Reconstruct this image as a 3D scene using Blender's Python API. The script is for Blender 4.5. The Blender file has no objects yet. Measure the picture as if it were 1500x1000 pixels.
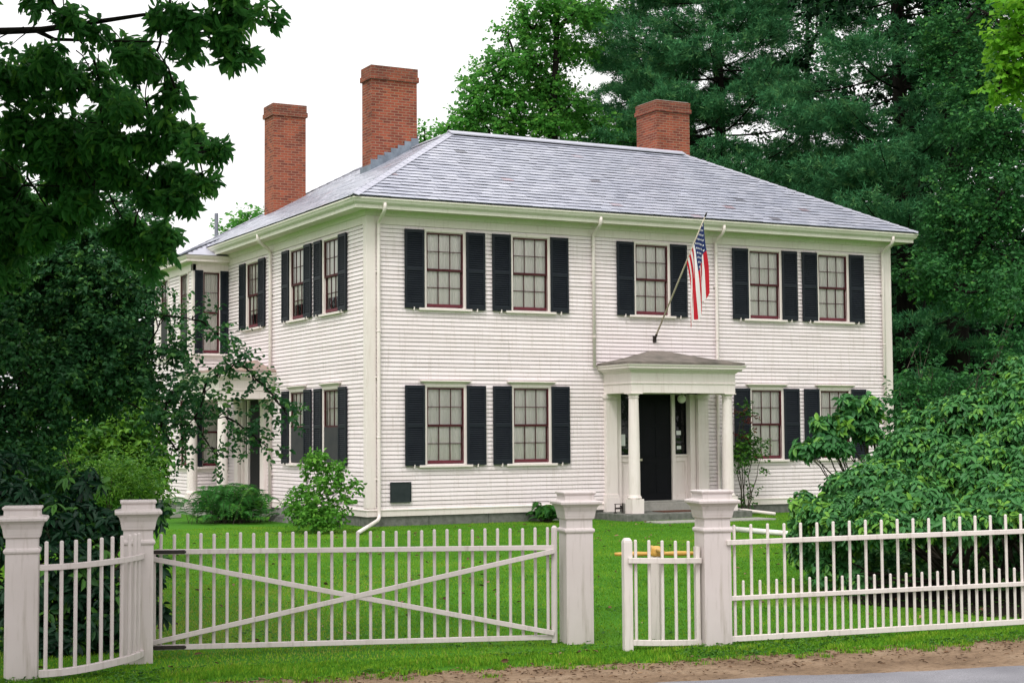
import bpy, bmesh, math, random
import numpy as np
from mathutils import Matrix, Vector
R_ = math.radians
rng = np.random.default_rng(7)
random.seed(7)
sc = bpy.context.scene
COL = sc.collection

# ------------------------------------------------------------------ camera
F_PX = 2356.8
YAW, PITCH, ROLL = R_(27.7488), R_(3.3604), R_(-0.3997)
CAM = np.array([-13.4014, -32.2039, 1.6294])
FW = np.array([math.sin(YAW)*math.cos(PITCH), math.cos(YAW)*math.cos(PITCH), math.sin(PITCH)])
_r = np.array([math.cos(YAW), -math.sin(YAW), 0.0]); _u = np.cross(_r, FW)
_c, _s = math.cos(ROLL), math.sin(ROLL)
RT = _c*_r + _s*_u
UP = -_s*_r + _c*_u
def ray(px, py): return FW + RT*(px-750)/F_PX - UP*(py-500)/F_PX
def at(px, py, d): return CAM + ray(px, py)*d
def onz(px, py, z):
    d = ray(px, py); return CAM + d*(z-CAM[2])/d[2]
def ony(px, py, y):
    d = ray(px, py); return CAM + d*(y-CAM[1])/d[1]
cam = bpy.data.cameras.new('camera'); co = bpy.data.objects.new('camera', cam); COL.objects.link(co)
cam.sensor_width = 36; cam.lens = F_PX/1500*36; cam.clip_start = 0.1; cam.clip_end = 3000
m = Matrix.Identity(4)
for i in range(3):
    m[i][0] = RT[i]; m[i][1] = UP[i]; m[i][2] = -FW[i]; m[i][3] = CAM[i]
co.matrix_world = m
sc.camera = co

# ------------------------------------------------------------------ materials
def new_mat(name):
    mt = bpy.data.materials.new(name); mt.use_nodes = True
    nt = mt.node_tree; nt.nodes.clear()
    out = nt.nodes.new('ShaderNodeOutputMaterial')
    return mt, nt, out
def nd(nt, typ, **kw):
    n = nt.nodes.new(typ)
    for k, v in kw.items(): setattr(n, k, v)
    return n
def setin(n, **kw):
    for k, v in kw.items():
        n.inputs[k.replace('_', ' ')].default_value = v
def rgba(c): return (c[0], c[1], c[2], 1.0)
def noise(nt, vec, scale, detail=4, rough=0.6):
    n = nd(nt, 'ShaderNodeTexNoise'); n.inputs['Scale'].default_value = scale
    n.inputs['Detail'].default_value = detail; n.inputs['Roughness'].default_value = rough
    if vec is not None: nt.links.new(vec, n.inputs['Vector'])
    return n
def ramp(nt, fac, stops):
    r = nd(nt, 'ShaderNodeValToRGB'); e = r.color_ramp.elements
    while len(e) < len(stops): e.new(0.5)
    for i, (p, c) in enumerate(stops):
        e[i].position = p; e[i].color = rgba(c)
    nt.links.new(fac, r.inputs['Fac']); return r
def mapping(nt, src, scale):
    mp = nd(nt, 'ShaderNodeMapping'); mp.inputs['Scale'].default_value = scale
    nt.links.new(src, mp.inputs['Vector']); return mp
def principled(nt, out, color=None, rough=0.5, spec=0.5, metal=0.0):
    p = nd(nt, 'ShaderNodeBsdfPrincipled')
    p.inputs['Roughness'].default_value = rough
    p.inputs['Specular IOR Level'].default_value = spec
    p.inputs['Metallic'].default_value = metal
    if color is not None:
        if hasattr(color, 'links'): nt.links.new(color, p.inputs['Base Color'])
        else: p.inputs['Base Color'].default_value = rgba(color)
    nt.links.new(p.outputs[0], out.inputs['Surface'])
    return p
def bump(nt, p, height, strength=0.3, dist=0.01):
    b = nd(nt, 'ShaderNodeBump'); b.inputs['Strength'].default_value = strength
    b.inputs['Distance'].default_value = dist
    nt.links.new(height, b.inputs['Height']); nt.links.new(b.outputs[0], p.inputs['Normal'])
def simple(name, c1, c2=None, rough=0.5, spec=0.5, scale=3.0, metal=0.0, bmp=0.0, bscale=40, stretch=(1, 1, 1)):
    mt, nt, out = new_mat(name)
    tc = nd(nt, 'ShaderNodeTexCoord')
    mp = mapping(nt, tc.outputs['Object'], stretch)
    if c2 is None: c2 = tuple(x*0.85 for x in c1)
    n = noise(nt, mp.outputs[0], scale)
    r = ramp(nt, n.outputs['Fac'], [(0.35, c1), (0.68, c2)])
    p = principled(nt, out, r.outputs[0], rough, spec, metal)
    if bmp:
        n2 = noise(nt, mp.outputs[0], bscale)
        bump(nt, p, n2.outputs['Fac'], bmp, 0.005)
    return mt
def paint(name, c1, c2, dirt, boards=False):
    """weathered paint: broad tone changes plus vertical streaks of grime"""
    mt, nt, out = new_mat(name)
    tc = nd(nt, 'ShaderNodeTexCoord')
    n = noise(nt, tc.outputs['Object'], 1.3)
    r = ramp(nt, n.outputs['Fac'], [(0.3, c1), (0.72, c2)])
    mp = mapping(nt, tc.outputs['Object'], (9, 9, 0.7))
    n2 = noise(nt, mp.outputs[0], 2.2, 6, 0.7)
    r2 = ramp(nt, n2.outputs['Fac'], [(0.52, (0, 0, 0)), (0.8, (1, 1, 1))])
    mx = nd(nt, 'ShaderNodeMixRGB'); mx.inputs[2].default_value = rgba(dirt)
    nt.links.new(r2.outputs[0], mx.inputs[0]); nt.links.new(r.outputs[0], mx.inputs[1])
    if boards:
        a = nd(nt, 'ShaderNodeAttribute'); a.attribute_name = 'rnd'
        rb = ramp(nt, a.outputs['Fac'], [(0.0, (0.93, 0.925, 0.915)), (0.5, (1, 1, 1)), (1.0, (1.04, 1.04, 1.04))])
        mb_ = nd(nt, 'ShaderNodeMixRGB', blend_type='MULTIPLY'); mb_.inputs[0].default_value = 1
        nt.links.new(mx.outputs[0], mb_.inputs[1]); nt.links.new(rb.outputs[0], mb_.inputs[2]); mx = mb_
    p = principled(nt, out, mx.outputs[0], 0.55, 0.35)
    n3 = noise(nt, mp.outputs[0], 14)
    bump(nt, p, n3.outputs['Fac'], 0.12, 0.004)
    return mt
def leafmat(name, stops, trans=0.25, rough=0.42, spec=0.45):
    spec = spec*0.55
    mt, nt, out = new_mat(name)
    a = nd(nt, 'ShaderNodeAttribute'); a.attribute_name = 'rnd'
    r = ramp(nt, a.outputs['Fac'], stops)
    p = nd(nt, 'ShaderNodeBsdfPrincipled'); p.inputs['Roughness'].default_value = rough
    p.inputs['Specular IOR Level'].default_value = spec
    nt.links.new(r.outputs[0], p.inputs['Base Color'])
    t = nd(nt, 'ShaderNodeBsdfTranslucent')
    g = nd(nt, 'ShaderNodeGamma'); g.inputs[1].default_value = 0.85
    nt.links.new(r.outputs[0], g.inputs[0]); nt.links.new(g.outputs[0], t.inputs[0])
    mx = nd(nt, 'ShaderNodeMixShader'); mx.inputs[0].default_value = trans
    nt.links.new(p.outputs[0], mx.inputs[1]); nt.links.new(t.outputs[0], mx.inputs[2])
    nt.links.new(mx.outputs[0], out.inputs['Surface'])
    return mt

M = {}
M['clap'] = paint('clapboard_paint', (0.81, 0.722, 0.742), (0.76, 0.668, 0.675), (0.56, 0.48, 0.45), True)
M['trim'] = paint('trim_paint', (0.78, 0.70, 0.67), (0.73, 0.645, 0.61), (0.60, 0.51, 0.47))
M['gutter'] = paint('gutter_shade_paint', (0.66, 0.64, 0.55), (0.58, 0.56, 0.47), (0.5, 0.48, 0.38))  # darker, greener tone carries eave shade and lawn bounce on fascia and gutter
M['fence'] = paint('fence_paint', (0.60, 0.532, 0.525), (0.52, 0.455, 0.44), (0.36, 0.31, 0.27))
M['picket'] = paint('picket_paint', (0.69, 0.625, 0.595), (0.62, 0.555, 0.52), (0.42, 0.37, 0.33))
M['shutter'] = simple('shutter_paint', (0.007, 0.010, 0.016), (0.011, 0.015, 0.021), 0.55, 0.22, 4)
M['louver'] = simple('louver_paint', (0.012, 0.018, 0.024), (0.02, 0.027, 0.034), 0.36, 0.5, 4)
M['sash'] = simple('maroon_sash_paint', (0.13, 0.022, 0.034), (0.09, 0.018, 0.026), 0.5, 0.25, 5)
M['muntin'] = simple('dark_sash_paint', (0.070, 0.015, 0.018), (0.045, 0.012, 0.014), 0.6, 0.15, 5)
M['door'] = simple('black_door_paint', (0.003, 0.0035, 0.005), (0.005, 0.0055, 0.008), 0.5, 0.12, 3)
M['dark'] = simple('dark_room', (0.012, 0.012, 0.013), (0.02, 0.02, 0.02), 0.9, 0.1, 3)  # near-black colour standing in for rooms without light
M['screen'] = simple('insect_screen', (0.045, 0.047, 0.05), (0.06, 0.06, 0.06), 0.85, 0.1, 3)
M['granite'] = simple('granite', (0.17, 0.17, 0.155), (0.10, 0.105, 0.09), 0.85, 0.2, 9, bmp=0.5, bscale=60)
M['granite_light'] = simple('granite_light', (0.33, 0.32, 0.29), (0.24, 0.235, 0.21), 0.85, 0.2, 6, bmp=0.4, bscale=60)
M['lead'] = simple('lead_flashing', (0.22, 0.26, 0.31), (0.13, 0.155, 0.19), 0.5, 0.5, 5, metal=0.3, bmp=0.4, bscale=12)
M['ridge'] = simple('ridge_metal', (0.44, 0.44, 0.51), (0.36, 0.36, 0.42), 0.45, 0.5, 2, metal=0.2)
M['porchroof'] = simple('porch_roofing', (0.20, 0.17, 0.15), (0.11, 0.10, 0.085), 0.8, 0.3, 3, bmp=0.5, bscale=20)
M['porchroof_rust'] = simple('rusty_porch_roofing', (0.34, 0.24, 0.19), (0.22, 0.19, 0.18), 0.75, 0.3, 2, bmp=0.4, bscale=20)
M['plaque'] = simple('bronze_plaque', (0.016, 0.024, 0.028), (0.028, 0.036, 0.04), 0.5, 0.5, 8, metal=0.4)
M['iron'] = simple('black_iron', (0.012, 0.010, 0.010), (0.03, 0.018, 0.014), 0.6, 0.4, 12)
M['brass'] = simple('brass', (0.55, 0.5, 0.42), (0.45, 0.40, 0.3), 0.35, 0.5, 8, metal=0.6)
M['globe'] = simple('opal_glass', (0.82, 0.80, 0.74), (0.78, 0.76, 0.70), 0.2, 0.5, 2)
M['paper'] = simple('paper', (0.72, 0.73, 0.72), (0.66, 0.67, 0.66), 0.7, 0.2, 10)
M['mat'] = simple('doormat', (0.11, 0.045, 0.03), (0.07, 0.035, 0.025), 0.95, 0.1, 30, bmp=0.6, bscale=120)
M['yellow'] = simple('yellow_wood_paint', (0.62, 0.36, 0.075), (0.50, 0.27, 0.05), 0.4, 0.5, 6, stretch=(1, 1, 6))
M['pole'] = simple('flagpole_wood', (0.60, 0.52, 0.42), (0.45, 0.38, 0.29), 0.5, 0.4, 10)
M['bark'] = simple('bark', (0.022, 0.019, 0.016), (0.010, 0.009, 0.008), 0.95, 0.05, 6, bmp=0.8, bscale=14, stretch=(1, 1, 0.25))
M['twig'] = simple('twig_bark', (0.07, 0.06, 0.045), (0.035, 0.03, 0.022), 0.9, 0.1, 8)
M['vent'] = simple('vent_pipe', (0.22, 0.23, 0.27), (0.16, 0.17, 0.2), 0.5, 0.5, 4, metal=0.3)
M['pipe'] = simple('white_drain_pipe', (0.74, 0.72, 0.70), (0.62, 0.58, 0.53), 0.45, 0.4, 4)
M['ceil'] = M['trim']

def curtain_mat():
    mt, nt, out = new_mat('curtain_cloth')
    tc = nd(nt, 'ShaderNodeTexCoord')
    mp = mapping(nt, tc.outputs['Object'], (26, 1, 1.2))
    n = noise(nt, mp.outputs[0], 1.0, 3)
    r = ramp(nt, n.outputs['Fac'], [(0.3, (0.87, 0.82, 0.79)), (0.7, (0.92, 0.875, 0.845))])
    principled(nt, out, r.outputs[0], 0.9, 0.1)
    return mt
M['curtain'] = curtain_mat()
def glass_mat():
    mt, nt, out = new_mat('window_glass')
    f = nd(nt, 'ShaderNodeFresnel'); f.inputs['IOR'].default_value = 1.5
    tc = nd(nt, 'ShaderNodeTexCoord')
    n = noise(nt, tc.outputs['Object'], 3.0, 2)
    b = nd(nt, 'ShaderNodeBump'); b.inputs['Strength'].default_value = 0.12; b.inputs['Distance'].default_value = 0.02
    nt.links.new(n.outputs['Fac'], b.inputs['Height'])
    g = nd(nt, 'ShaderNodeBsdfGlossy'); g.inputs['Roughness'].default_value = 0.02
    nt.links.new(b.outputs[0], g.inputs['Normal'])
    t = nd(nt, 'ShaderNodeBsdfTransparent'); t.inputs[0].default_value = (0.99, 0.99, 0.985, 1)
    mx = nd(nt, 'ShaderNodeMixShader')
    nt.links.new(f.outputs[0], mx.inputs[0]); nt.links.new(t.outputs[0], mx.inputs[1]); nt.links.new(g.outputs[0], mx.inputs[2])
    nt.links.new(mx.outputs[0], out.inputs['Surface'])
    return mt
M['glass'] = glass_mat()
def brick_mat():
    mt, nt, out = new_mat('chimney_brick')
    uv = nd(nt, 'ShaderNodeUVMap'); uv.uv_map = 'UVMap'
    b = nd(nt, 'ShaderNodeTexBrick')
    setin(b, Scale=1.0, Mortar_Size=0.011, Mortar_Smooth=0.2, Bias=-0.1, Brick_Width=0.215, Row_Height=0.0705)
    b.inputs['Color1'].default_value = rgba((0.33, 0.078, 0.042)); b.inputs['Color2'].default_value = rgba((0.14, 0.034, 0.026))
    b.inputs['Mortar'].default_value = rgba((0.29, 0.17, 0.115))
    nt.links.new(uv.outputs[0], b.inputs['Vector'])
    tc = nd(nt, 'ShaderNodeTexCoord')
    n = noise(nt, tc.outputs['Object'], 1.6, 5)
    r = ramp(nt, n.outputs['Fac'], [(0.3, (0.55, 0.52, 0.5)), (0.5, (1, 1, 1)), (0.75, (1.0, 0.95, 0.8))])
    mx = nd(nt, 'ShaderNodeMixRGB', blend_type='MULTIPLY'); mx.inputs[0].default_value = 0.8
    nt.links.new(b.outputs['Color'], mx.inputs[1]); nt.links.new(r.outputs[0], mx.inputs[2])
    a = nd(nt, 'ShaderNodeAttribute'); a.attribute_name = 'rnd'       # soot: stain of the top courses
    n4 = noise(nt, tc.outputs['Object'], 4.0, 4)
    mu = nd(nt, 'ShaderNodeMath', operation='MULTIPLY'); nt.links.new(a.outputs['Fac'], mu.inputs[0]); nt.links.new(n4.outputs['Fac'], mu.inputs[1])
    mx2 = nd(nt, 'ShaderNodeMixRGB'); mx2.inputs[2].default_value = rgba((0.035, 0.032, 0.026))
    nt.links.new(mu.outputs[0], mx2.inputs[0]); nt.links.new(mx.outputs[0], mx2.inputs[1])
    p = principled(nt, out, mx2.outputs[0], 0.85, 0.2)
    iv = nd(nt, 'ShaderNodeMath', operation='SUBTRACT'); iv.inputs[0].default_value = 1.0
    nt.links.new(b.outputs['Fac'], iv.inputs[1])
    bump(nt, p, iv.outputs[0], 0.8, 0.008)
    return mt
M['brick'] = brick_mat()
def slate_mat():
    mt, nt, out = new_mat('roof_slate')
    a = nd(nt, 'ShaderNodeAttribute'); a.attribute_name = 'rnd'
    r = ramp(nt, a.outputs['Fac'], [(0.0, (0.31, 0.325, 0.39)), (0.5, (0.355, 0.368, 0.435)), (0.93, (0.40, 0.412, 0.48)), (0.975, (0.34, 0.25, 0.28)), (1.0, (0.15, 0.155, 0.185))])
    tc = nd(nt, 'ShaderNodeTexCoord')
    n = noise(nt, tc.outputs['Object'], 0.7, 5)
    r2 = ramp(nt, n.outputs['Fac'], [(0.3, (0.93, 0.93, 0.96)), (0.7, (1.07, 1.05, 1.04))])
    mx = nd(nt, 'ShaderNodeMixRGB', blend_type='MULTIPLY'); mx.inputs[0].default_value = 1
    nt.links.new(r.outputs[0], mx.inputs[1]); nt.links.new(r2.outputs[0], mx.inputs[2])
    p = principled(nt, out, mx.outputs[0], 0.33, 0.7)
    n2 = noise(nt, tc.outputs['Object'], 22, 4)
    bump(nt, p, n2.outputs['Fac'], 0.25, 0.004)
    return mt
M['slate'] = slate_mat()
def flag_mat():
    mt, nt, out = new_mat('flag_cloth')
    a = nd(nt, 'ShaderNodeVertexColor'); a.layer_name = 'dye'
    p = nd(nt, 'ShaderNodeBsdfPrincipled'); p.inputs['Roughness'].default_value = 0.6; p.inputs['Specular IOR Level'].default_value = 0.25
    nt.links.new(a.outputs[0], p.inputs['Base Color'])
    t = nd(nt, 'ShaderNodeBsdfTranslucent'); nt.links.new(a.outputs[0], t.inputs[0])
    mx = nd(nt, 'ShaderNodeMixShader'); mx.inputs[0].default_value = 0.3
    nt.links.new(p.outputs[0], mx.inputs[1]); nt.links.new(t.outputs[0], mx.inputs[2]); nt.links.new(mx.outputs[0], out.inputs['Surface'])
    return mt
M['flag'] = flag_mat()
def lawn_mat():
    mt, nt, out = new_mat('lawn_soil_and_turf')
    tc = nd(nt, 'ShaderNodeTexCoord')
    n = noise(nt, tc.outputs['Object'], 0.35, 5)
    r = ramp(nt, n.outputs['Fac'], [(0.35, (0.035, 0.13, 0.008)), (0.55, (0.055, 0.175, 0.010)), (0.72, (0.10, 0.18, 0.012))])
    n2 = noise(nt, tc.outputs['Object'], 30, 3)
    r2 = ramp(nt, n2.outputs['Fac'], [(0.3, (0.6, 0.6, 0.6)), (0.7, (1.3, 1.3, 1.3))])
    mx = nd(nt, 'ShaderNodeMixRGB', blend_type='MULTIPLY'); mx.inputs[0].default_value = 1
    nt.links.new(r.outputs[0], mx.inputs[1]); nt.links.new(r2.outputs[0], mx.inputs[2])
    p = principled(nt, out, mx.outputs[0], 0.95, 0.1)
    bump(nt, p, n2.outputs['Fac'], 0.6, 0.03)
    return mt
M['lawn'] = lawn_mat()
def dirt_mat():
    mt, nt, out = new_mat('sandy_dirt')
    tc = nd(nt, 'ShaderNodeTexCoord')
    n = noise(nt, tc.outputs['Object'], 1.8, 8, 0.7)
    r = ramp(nt, n.outputs['Fac'], [(0.3, (0.12, 0.078, 0.048)), (0.5, (0.205, 0.140, 0.090)), (0.7, (0.28, 0.205, 0.140))])
    mp = mapping(nt, tc.outputs['Object'], (14, 40, 20))
    n2 = noise(nt, mp.outputs[0], 1.0, 6, 0.75)
    r2 = ramp(nt, n2.outputs['Fac'], [(0.36, (0.22, 0.16, 0.12)), (0.47, (1, 1, 1)), (0.7, (1.2, 1.15, 1.1))])
    mx = nd(nt, 'ShaderNodeMixRGB', blend_type='MULTIPLY'); mx.inputs[0].default_value = 0.9
    nt.links.new(r.outputs[0], mx.inputs[1]); nt.links.new(r2.outputs[0], mx.inputs[2])
    p = principled(nt, out, mx.outputs[0], 0.95, 0.15)
    n3 = noise(nt, tc.outputs['Object'], 45, 5)
    bump(nt, p, n3.outputs['Fac'], 0.7, 0.02)
    return mt
M['dirt'] = dirt_mat()
def road_mat():
    mt, nt, out = new_mat('asphalt')
    tc = nd(nt, 'ShaderNodeTexCoord')
    n = noise(nt, tc.outputs['Object'], 1.2, 6)
    r = ramp(nt, n.outputs['Fac'], [(0.3, (0.14, 0.138, 0.155)), (0.7, (0.23, 0.225, 0.245))])
    n2 = noise(nt, tc.outputs['Object'], 120, 3)
    r2 = ramp(nt, n2.outputs['Fac'], [(0.3, (0.6, 0.6, 0.6)), (0.7, (1.3, 1.3, 1.3))])
    mx = nd(nt, 'ShaderNodeMixRGB', blend_type='MULTIPLY'); mx.inputs[0].default_value = 1
    nt.links.new(r.outputs[0], mx.inputs[1]); nt.links.new(r2.outputs[0], mx.inputs[2])
    p = principled(nt, out, mx.outputs[0], 0.8, 0.3)
    bump(nt, p, n2.outputs['Fac'], 0.5, 0.006)
    return mt
M['road'] = road_mat()

# leaves
M['leaf_hickory'] = leafmat('hickory_leaf', [(0, (0.016, 0.085, 0.018)), (0.6, (0.045, 0.180, 0.032)), (1, (0.12, 0.30, 0.036))], 0.5, 0.45, 0.22)
M['leaf_apple'] = leafmat('small_dark_leaf', [(0, (0.012, 0.058, 0.020)), (0.6, (0.032, 0.120, 0.036)), (1, (0.095, 0.235, 0.042))], 0.2, 0.42, 0.28)
M['leaf_maple'] = leafmat('maple_leaf', [(0, (0.05, 0.19, 0.035)), (0.6, (0.095, 0.32, 0.05)), (1, (0.18, 0.42, 0.06))], 0.45, 0.55, 0.15)
M['leaf_dark'] = leafmat('dark_broadleaf', [(0, (0.012, 0.060, 0.018)), (0.7, (0.034, 0.140, 0.034)), (1, (0.085, 0.23, 0.042))], 0.2, 0.5, 0.2)
M['leaf_bright'] = leafmat('bright_lime_leaf', [(0, (0.07, 0.24, 0.012)), (0.6, (0.125, 0.35, 0.018)), (1, (0.20, 0.44, 0.026))], 0.4, 0.5, 0.35)
M['needle'] = leafmat('pine_needle', [(0, (0.020, 0.090, 0.036)), (0.6, (0.058, 0.21, 0.080)), (1, (0.16, 0.34, 0.115))], 0.18, 0.6, 0.12)
M['leaf_rhodo'] = leafmat('rhododendron_leaf', [(0, (0.024, 0.105, 0.030)), (0.6, (0.058, 0.205, 0.052)), (1, (0.16, 0.35, 0.04))], 0.2, 0.40, 0.35)
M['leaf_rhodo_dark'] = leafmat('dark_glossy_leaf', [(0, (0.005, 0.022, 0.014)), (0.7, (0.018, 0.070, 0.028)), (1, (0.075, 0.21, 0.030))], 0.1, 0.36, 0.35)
M['leaf_shrub'] = leafmat('fresh_shrub_leaf', [(0, (0.025, 0.09, 0.012)), (0.6, (0.05, 0.165, 0.016)), (1, (0.12, 0.27, 0.02))], 0.3, 0.42, 0.45)
M['leaf_sapling'] = leafmat('sapling_leaf', [(0, (0.045, 0.16, 0.018)), (0.6, (0.085, 0.26, 0.026)), (1, (0.16, 0.37, 0.045))], 0.35, 0.45, 0.3)
M['leaf_woods'] = leafmat('shade_dark_foliage', [(0, (0.003, 0.012, 0.006)), (0.7, (0.008, 0.030, 0.012)), (1, (0.018, 0.060, 0.016))], 0.05, 0.7, 0.1)  # leaves coloured near black to stand in for deep forest shade
M['leaf_fern'] = leafmat('fern_leaf', [(0, (0.018, 0.085, 0.016)), (0.6, (0.035, 0.15, 0.024)), (1, (0.10, 0.26, 0.02))], 0.3, 0.55, 0.2)
M['leaf_red'] = leafmat('reddish_leaf', [(0, (0.10, 0.018, 0.018)), (0.6, (0.14, 0.03, 0.022)), (1, (0.10, 0.10, 0.02))], 0.25, 0.45, 0.4)
M['grass'] = leafmat('grass_blade', [(0, (0.055, 0.165, 0.010)), (0.5, (0.11, 0.28, 0.016)), (0.85, (0.24, 0.37, 0.024)), (1, (0.27, 0.30, 0.06))], 0.3, 0.6, 0.15)

# ------------------------------------------------------------------ objects
def link(o): COL.objects.link(o); return o
def tag(o, label=None, cat=None, group=None, kind=None):
    if label: o['label'] = label
    if cat: o['category'] = cat
    if group: o['group'] = group
    if kind: o['kind'] = kind
    return o
def empty(name, loc, rz=0.0):
    o = bpy.data.objects.new(name, None); o.empty_display_size = 0.3
    o.location = tuple(float(v) for v in loc); o.rotation_euler = (0, 0, rz)
    return link(o)
def kids(o): return [c for c in bpy.data.objects if c.parent == o]

class MB:
    """collects polygons; T maps the local frame to the frame of the finished mesh"""
    def __init__(s, T=None): s.v = []; s.f = []; s.T = T; s.uv = []; s.r = []
    def add(s, vs, fs, r=None):
        b = len(s.v)
        for p in vs:
            p = Vector(p)
            s.v.append(tuple(s.T @ p) if s.T is not None else tuple(p))
        for f in fs:
            s.f.append(tuple(b+i for i in f)); s.r.append(r if r is not None else random.random())
    def box(s, x0, x1, y0, y1, z0, z1, r=None):
        s.add([(x0,y0,z0),(x1,y0,z0),(x1,y1,z0),(x0,y1,z0),(x0,y0,z1),(x1,y0,z1),(x1,y1,z1),(x0,y1,z1)],
              [(0,3,2,1),(4,5,6,7),(0,1,5,4),(1,2,6,5),(2,3,7,6),(3,0,4,7)], r)
    def hexa(s, p, r=None):   # 8 points: bottom 4 ccw, top 4
        s.add(p, [(0,3,2,1),(4,5,6,7),(0,1,5,4),(1,2,6,5),(2,3,7,6),(3,0,4,7)], r)
    def bar(s, a, b, w, h, up=(0, 0, 1)):
        a = Vector(a); b = Vector(b); d = (b-a).normalized(); up = Vector(up)
        sd = d.cross(up).normalized(); u = sd.cross(d).normalized()
        o = [(-w/2, -h/2), (w/2, -h/2), (w/2, h/2), (-w/2, h/2)]
        s.add([a+sd*x+u*y for x, y in o]+[b+sd*x+u*y for x, y in o], [(0,1,2,3),(7,6,5,4),(0,4,5,1),(1,5,6,2),(2,6,7,3),(3,7,4,0)])
    def tube(s, pts, rad, n=8, cap=True):
        pts = [Vector(p) for p in pts]
        if not hasattr(rad, '__len__'): rad = [rad]*len(pts)
        vs = []; fs = []; prev = None
        for i, p in enumerate(pts):
            d = (pts[min(i+1, len(pts)-1)]-pts[max(i-1, 0)])
            d = d.normalized() if d.length > 1e-9 else Vector((0, 0, 1))
            if prev is None: prev = d.cross(Vector((0.31, 0.95, 0.05)) if abs(d.y) < 0.9 else Vector((1, 0, 0))).normalized()
            a = (prev-d*prev.dot(d)).normalized(); prev = a; bb = d.cross(a)
            for k in range(n):
                t = 2*math.pi*k/n; vs.append(p+(a*math.cos(t)+bb*math.sin(t))*rad[i])
        for i in range(len(pts)-1):
            for k in range(n):
                fs.append((i*n+k, i*n+(k+1) % n, (i+1)*n+(k+1) % n, (i+1)*n+k))
        if cap:
            fs.append(tuple(range(n-1, -1, -1))); fs.append(tuple((len(pts)-1)*n+k for k in range(n)))
        s.add(vs, fs)
    def lathe(s, prof, c=(0, 0, 0), n=24):
        vs = []; fs = []
        for r, z in prof:
            for k in range(n):
                t = 2*math.pi*k/n; vs.append((c[0]+r*math.cos(t), c[1]+r*math.sin(t), c[2]+z))
        for i in range(len(prof)-1):
            for k in range(n): fs.append((i*n+k, i*n+(k+1) % n, (i+1)*n+(k+1) % n, (i+1)*n+k))
        fs.append(tuple(range(n-1, -1, -1))); fs.append(tuple((len(prof)-1)*n+k for k in range(n)))
        s.add(vs, fs)
    def stack(s, prof, c=(0, 0, 0)):   # square lathe: list of (half width, z)
        vs = []; fs = []
        for h, z in prof:
            vs += [(c[0]-h, c[1]-h, c[2]+z), (c[0]+h, c[1]-h, c[2]+z), (c[0]+h, c[1]+h, c[2]+z), (c[0]-h, c[1]+h, c[2]+z)]
        for i in range(len(prof)-1):
            for k in range(4): fs.append((i*4+k, i*4+(k+1) % 4, (i+1)*4+(k+1) % 4, (i+1)*4+k))
        fs.append((3, 2, 1, 0)); q = (len(prof)-1)*4; fs.append((q, q+1, q+2, q+3))
        s.add(vs, fs)
    def build(s, name, mat, parent=None, smooth=False, bevel=0.0, loc=None, rz=0.0, rnd=False, recalc=True):
        me = bpy.data.meshes.new(name)
        me.from_pydata(s.v, [], s.f)
        if recalc:
            bm = bmesh.new(); bm.from_mesh(me); bmesh.ops.recalc_face_normals(bm, faces=bm.faces); bm.to_mesh(me); bm.free()
        if rnd:
            at_ = me.attributes.new('rnd', 'FLOAT', 'FACE'); at_.data.foreach_set('value', np.array(s.r, dtype=np.float32))
        if smooth: me.polygons.foreach_set('use_smooth', [True]*len(me.polygons))
        me.materials.append(mat); me.update()
        o = bpy.data.objects.new(name, me); link(o)
        if parent is not None: o.parent = parent
        if loc is not None: o.location = tuple(float(v) for v in loc)
        o.rotation_euler = (0, 0, rz)
        if bevel:
            b = o.modifiers.new('bevel', 'BEVEL'); b.width = bevel; b.segments = 2; b.limit_method = 'ANGLE'; b.angle_limit = R_(40)
        return o

def arr_mesh(name, V, faces, mat, parent=None, rnd=None, smooth=False):
    """fast mesh from numpy: V (n,3), faces (m,k)"""
    me = bpy.data.meshes.new(name)
    mF, k = faces.shape
    me.vertices.add(len(V)); me.vertices.foreach_set('co', np.ascontiguousarray(V, dtype=np.float32).ravel())
    me.loops.add(mF*k); me.loops.foreach_set('vertex_index', np.ascontiguousarray(faces, dtype=np.int32).ravel())
    me.polygons.add(mF); me.polygons.foreach_set('loop_start', np.arange(mF, dtype=np.int32)*k)
    me.update(calc_edges=True)
    if rnd is not None:
        a = me.attributes.new('rnd', 'FLOAT', 'FACE'); a.data.foreach_set('value', np.ascontiguousarray(rnd, dtype=np.float32))
    if smooth: me.polygons.foreach_set('use_smooth', np.ones(mF, dtype=bool))
    me.materials.append(mat)
    o = bpy.data.objects.new(name, me); link(o)
    if parent is not None: o.parent = parent
    return o

# ------------------------------------------------------------------ ground
RD = R_(-13.75)                       # direction of the road and the fence line
RDX = np.array([math.cos(RD), math.sin(RD)]); RDN = np.array([-math.sin(RD), math.cos(RD)])
RO = np.array([-4.7, -19.65])         # by the wicket post
def smooth01(t): t = np.clip(t, 0, 1); return t*t*(3-2*t)
def gz(x, y):
    x = np.asarray(x, float); y = np.asarray(y, float)
    base = np.clip(-0.365+0.011*(x+4.8)*np.where(x > -4.8, 1.0, 0.4), -0.45, -0.15)
    t = smooth01((y+15)/9)
    und = 0.02*np.sin(x*0.7+1)*np.sin(y*0.5)*t*np.clip((-y-2)/3, 0, 1)
    return base*(1-t)+(-0.30)*t+und
def rs(t, s):                          # road frame -> world xy;  s>0 is towards the road
    p = RO+RDX*t-RDN*s; return p
gx = np.concatenate([[-900, -300, -120, -60], np.arange(-34, 44.01, 0.5), [70, 130, 300, 900]])
gy = np.concatenate([[-300, -120, -60], np.arange(-36, 34.01, 0.5), [60, 130, 300, 900]])
GX, GY = np.meshgrid(gx, gy)
V = np.stack([GX, GY, gz(GX, GY)], -1).reshape(-1, 3)
nx, ny = len(gx), len(gy)
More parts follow.
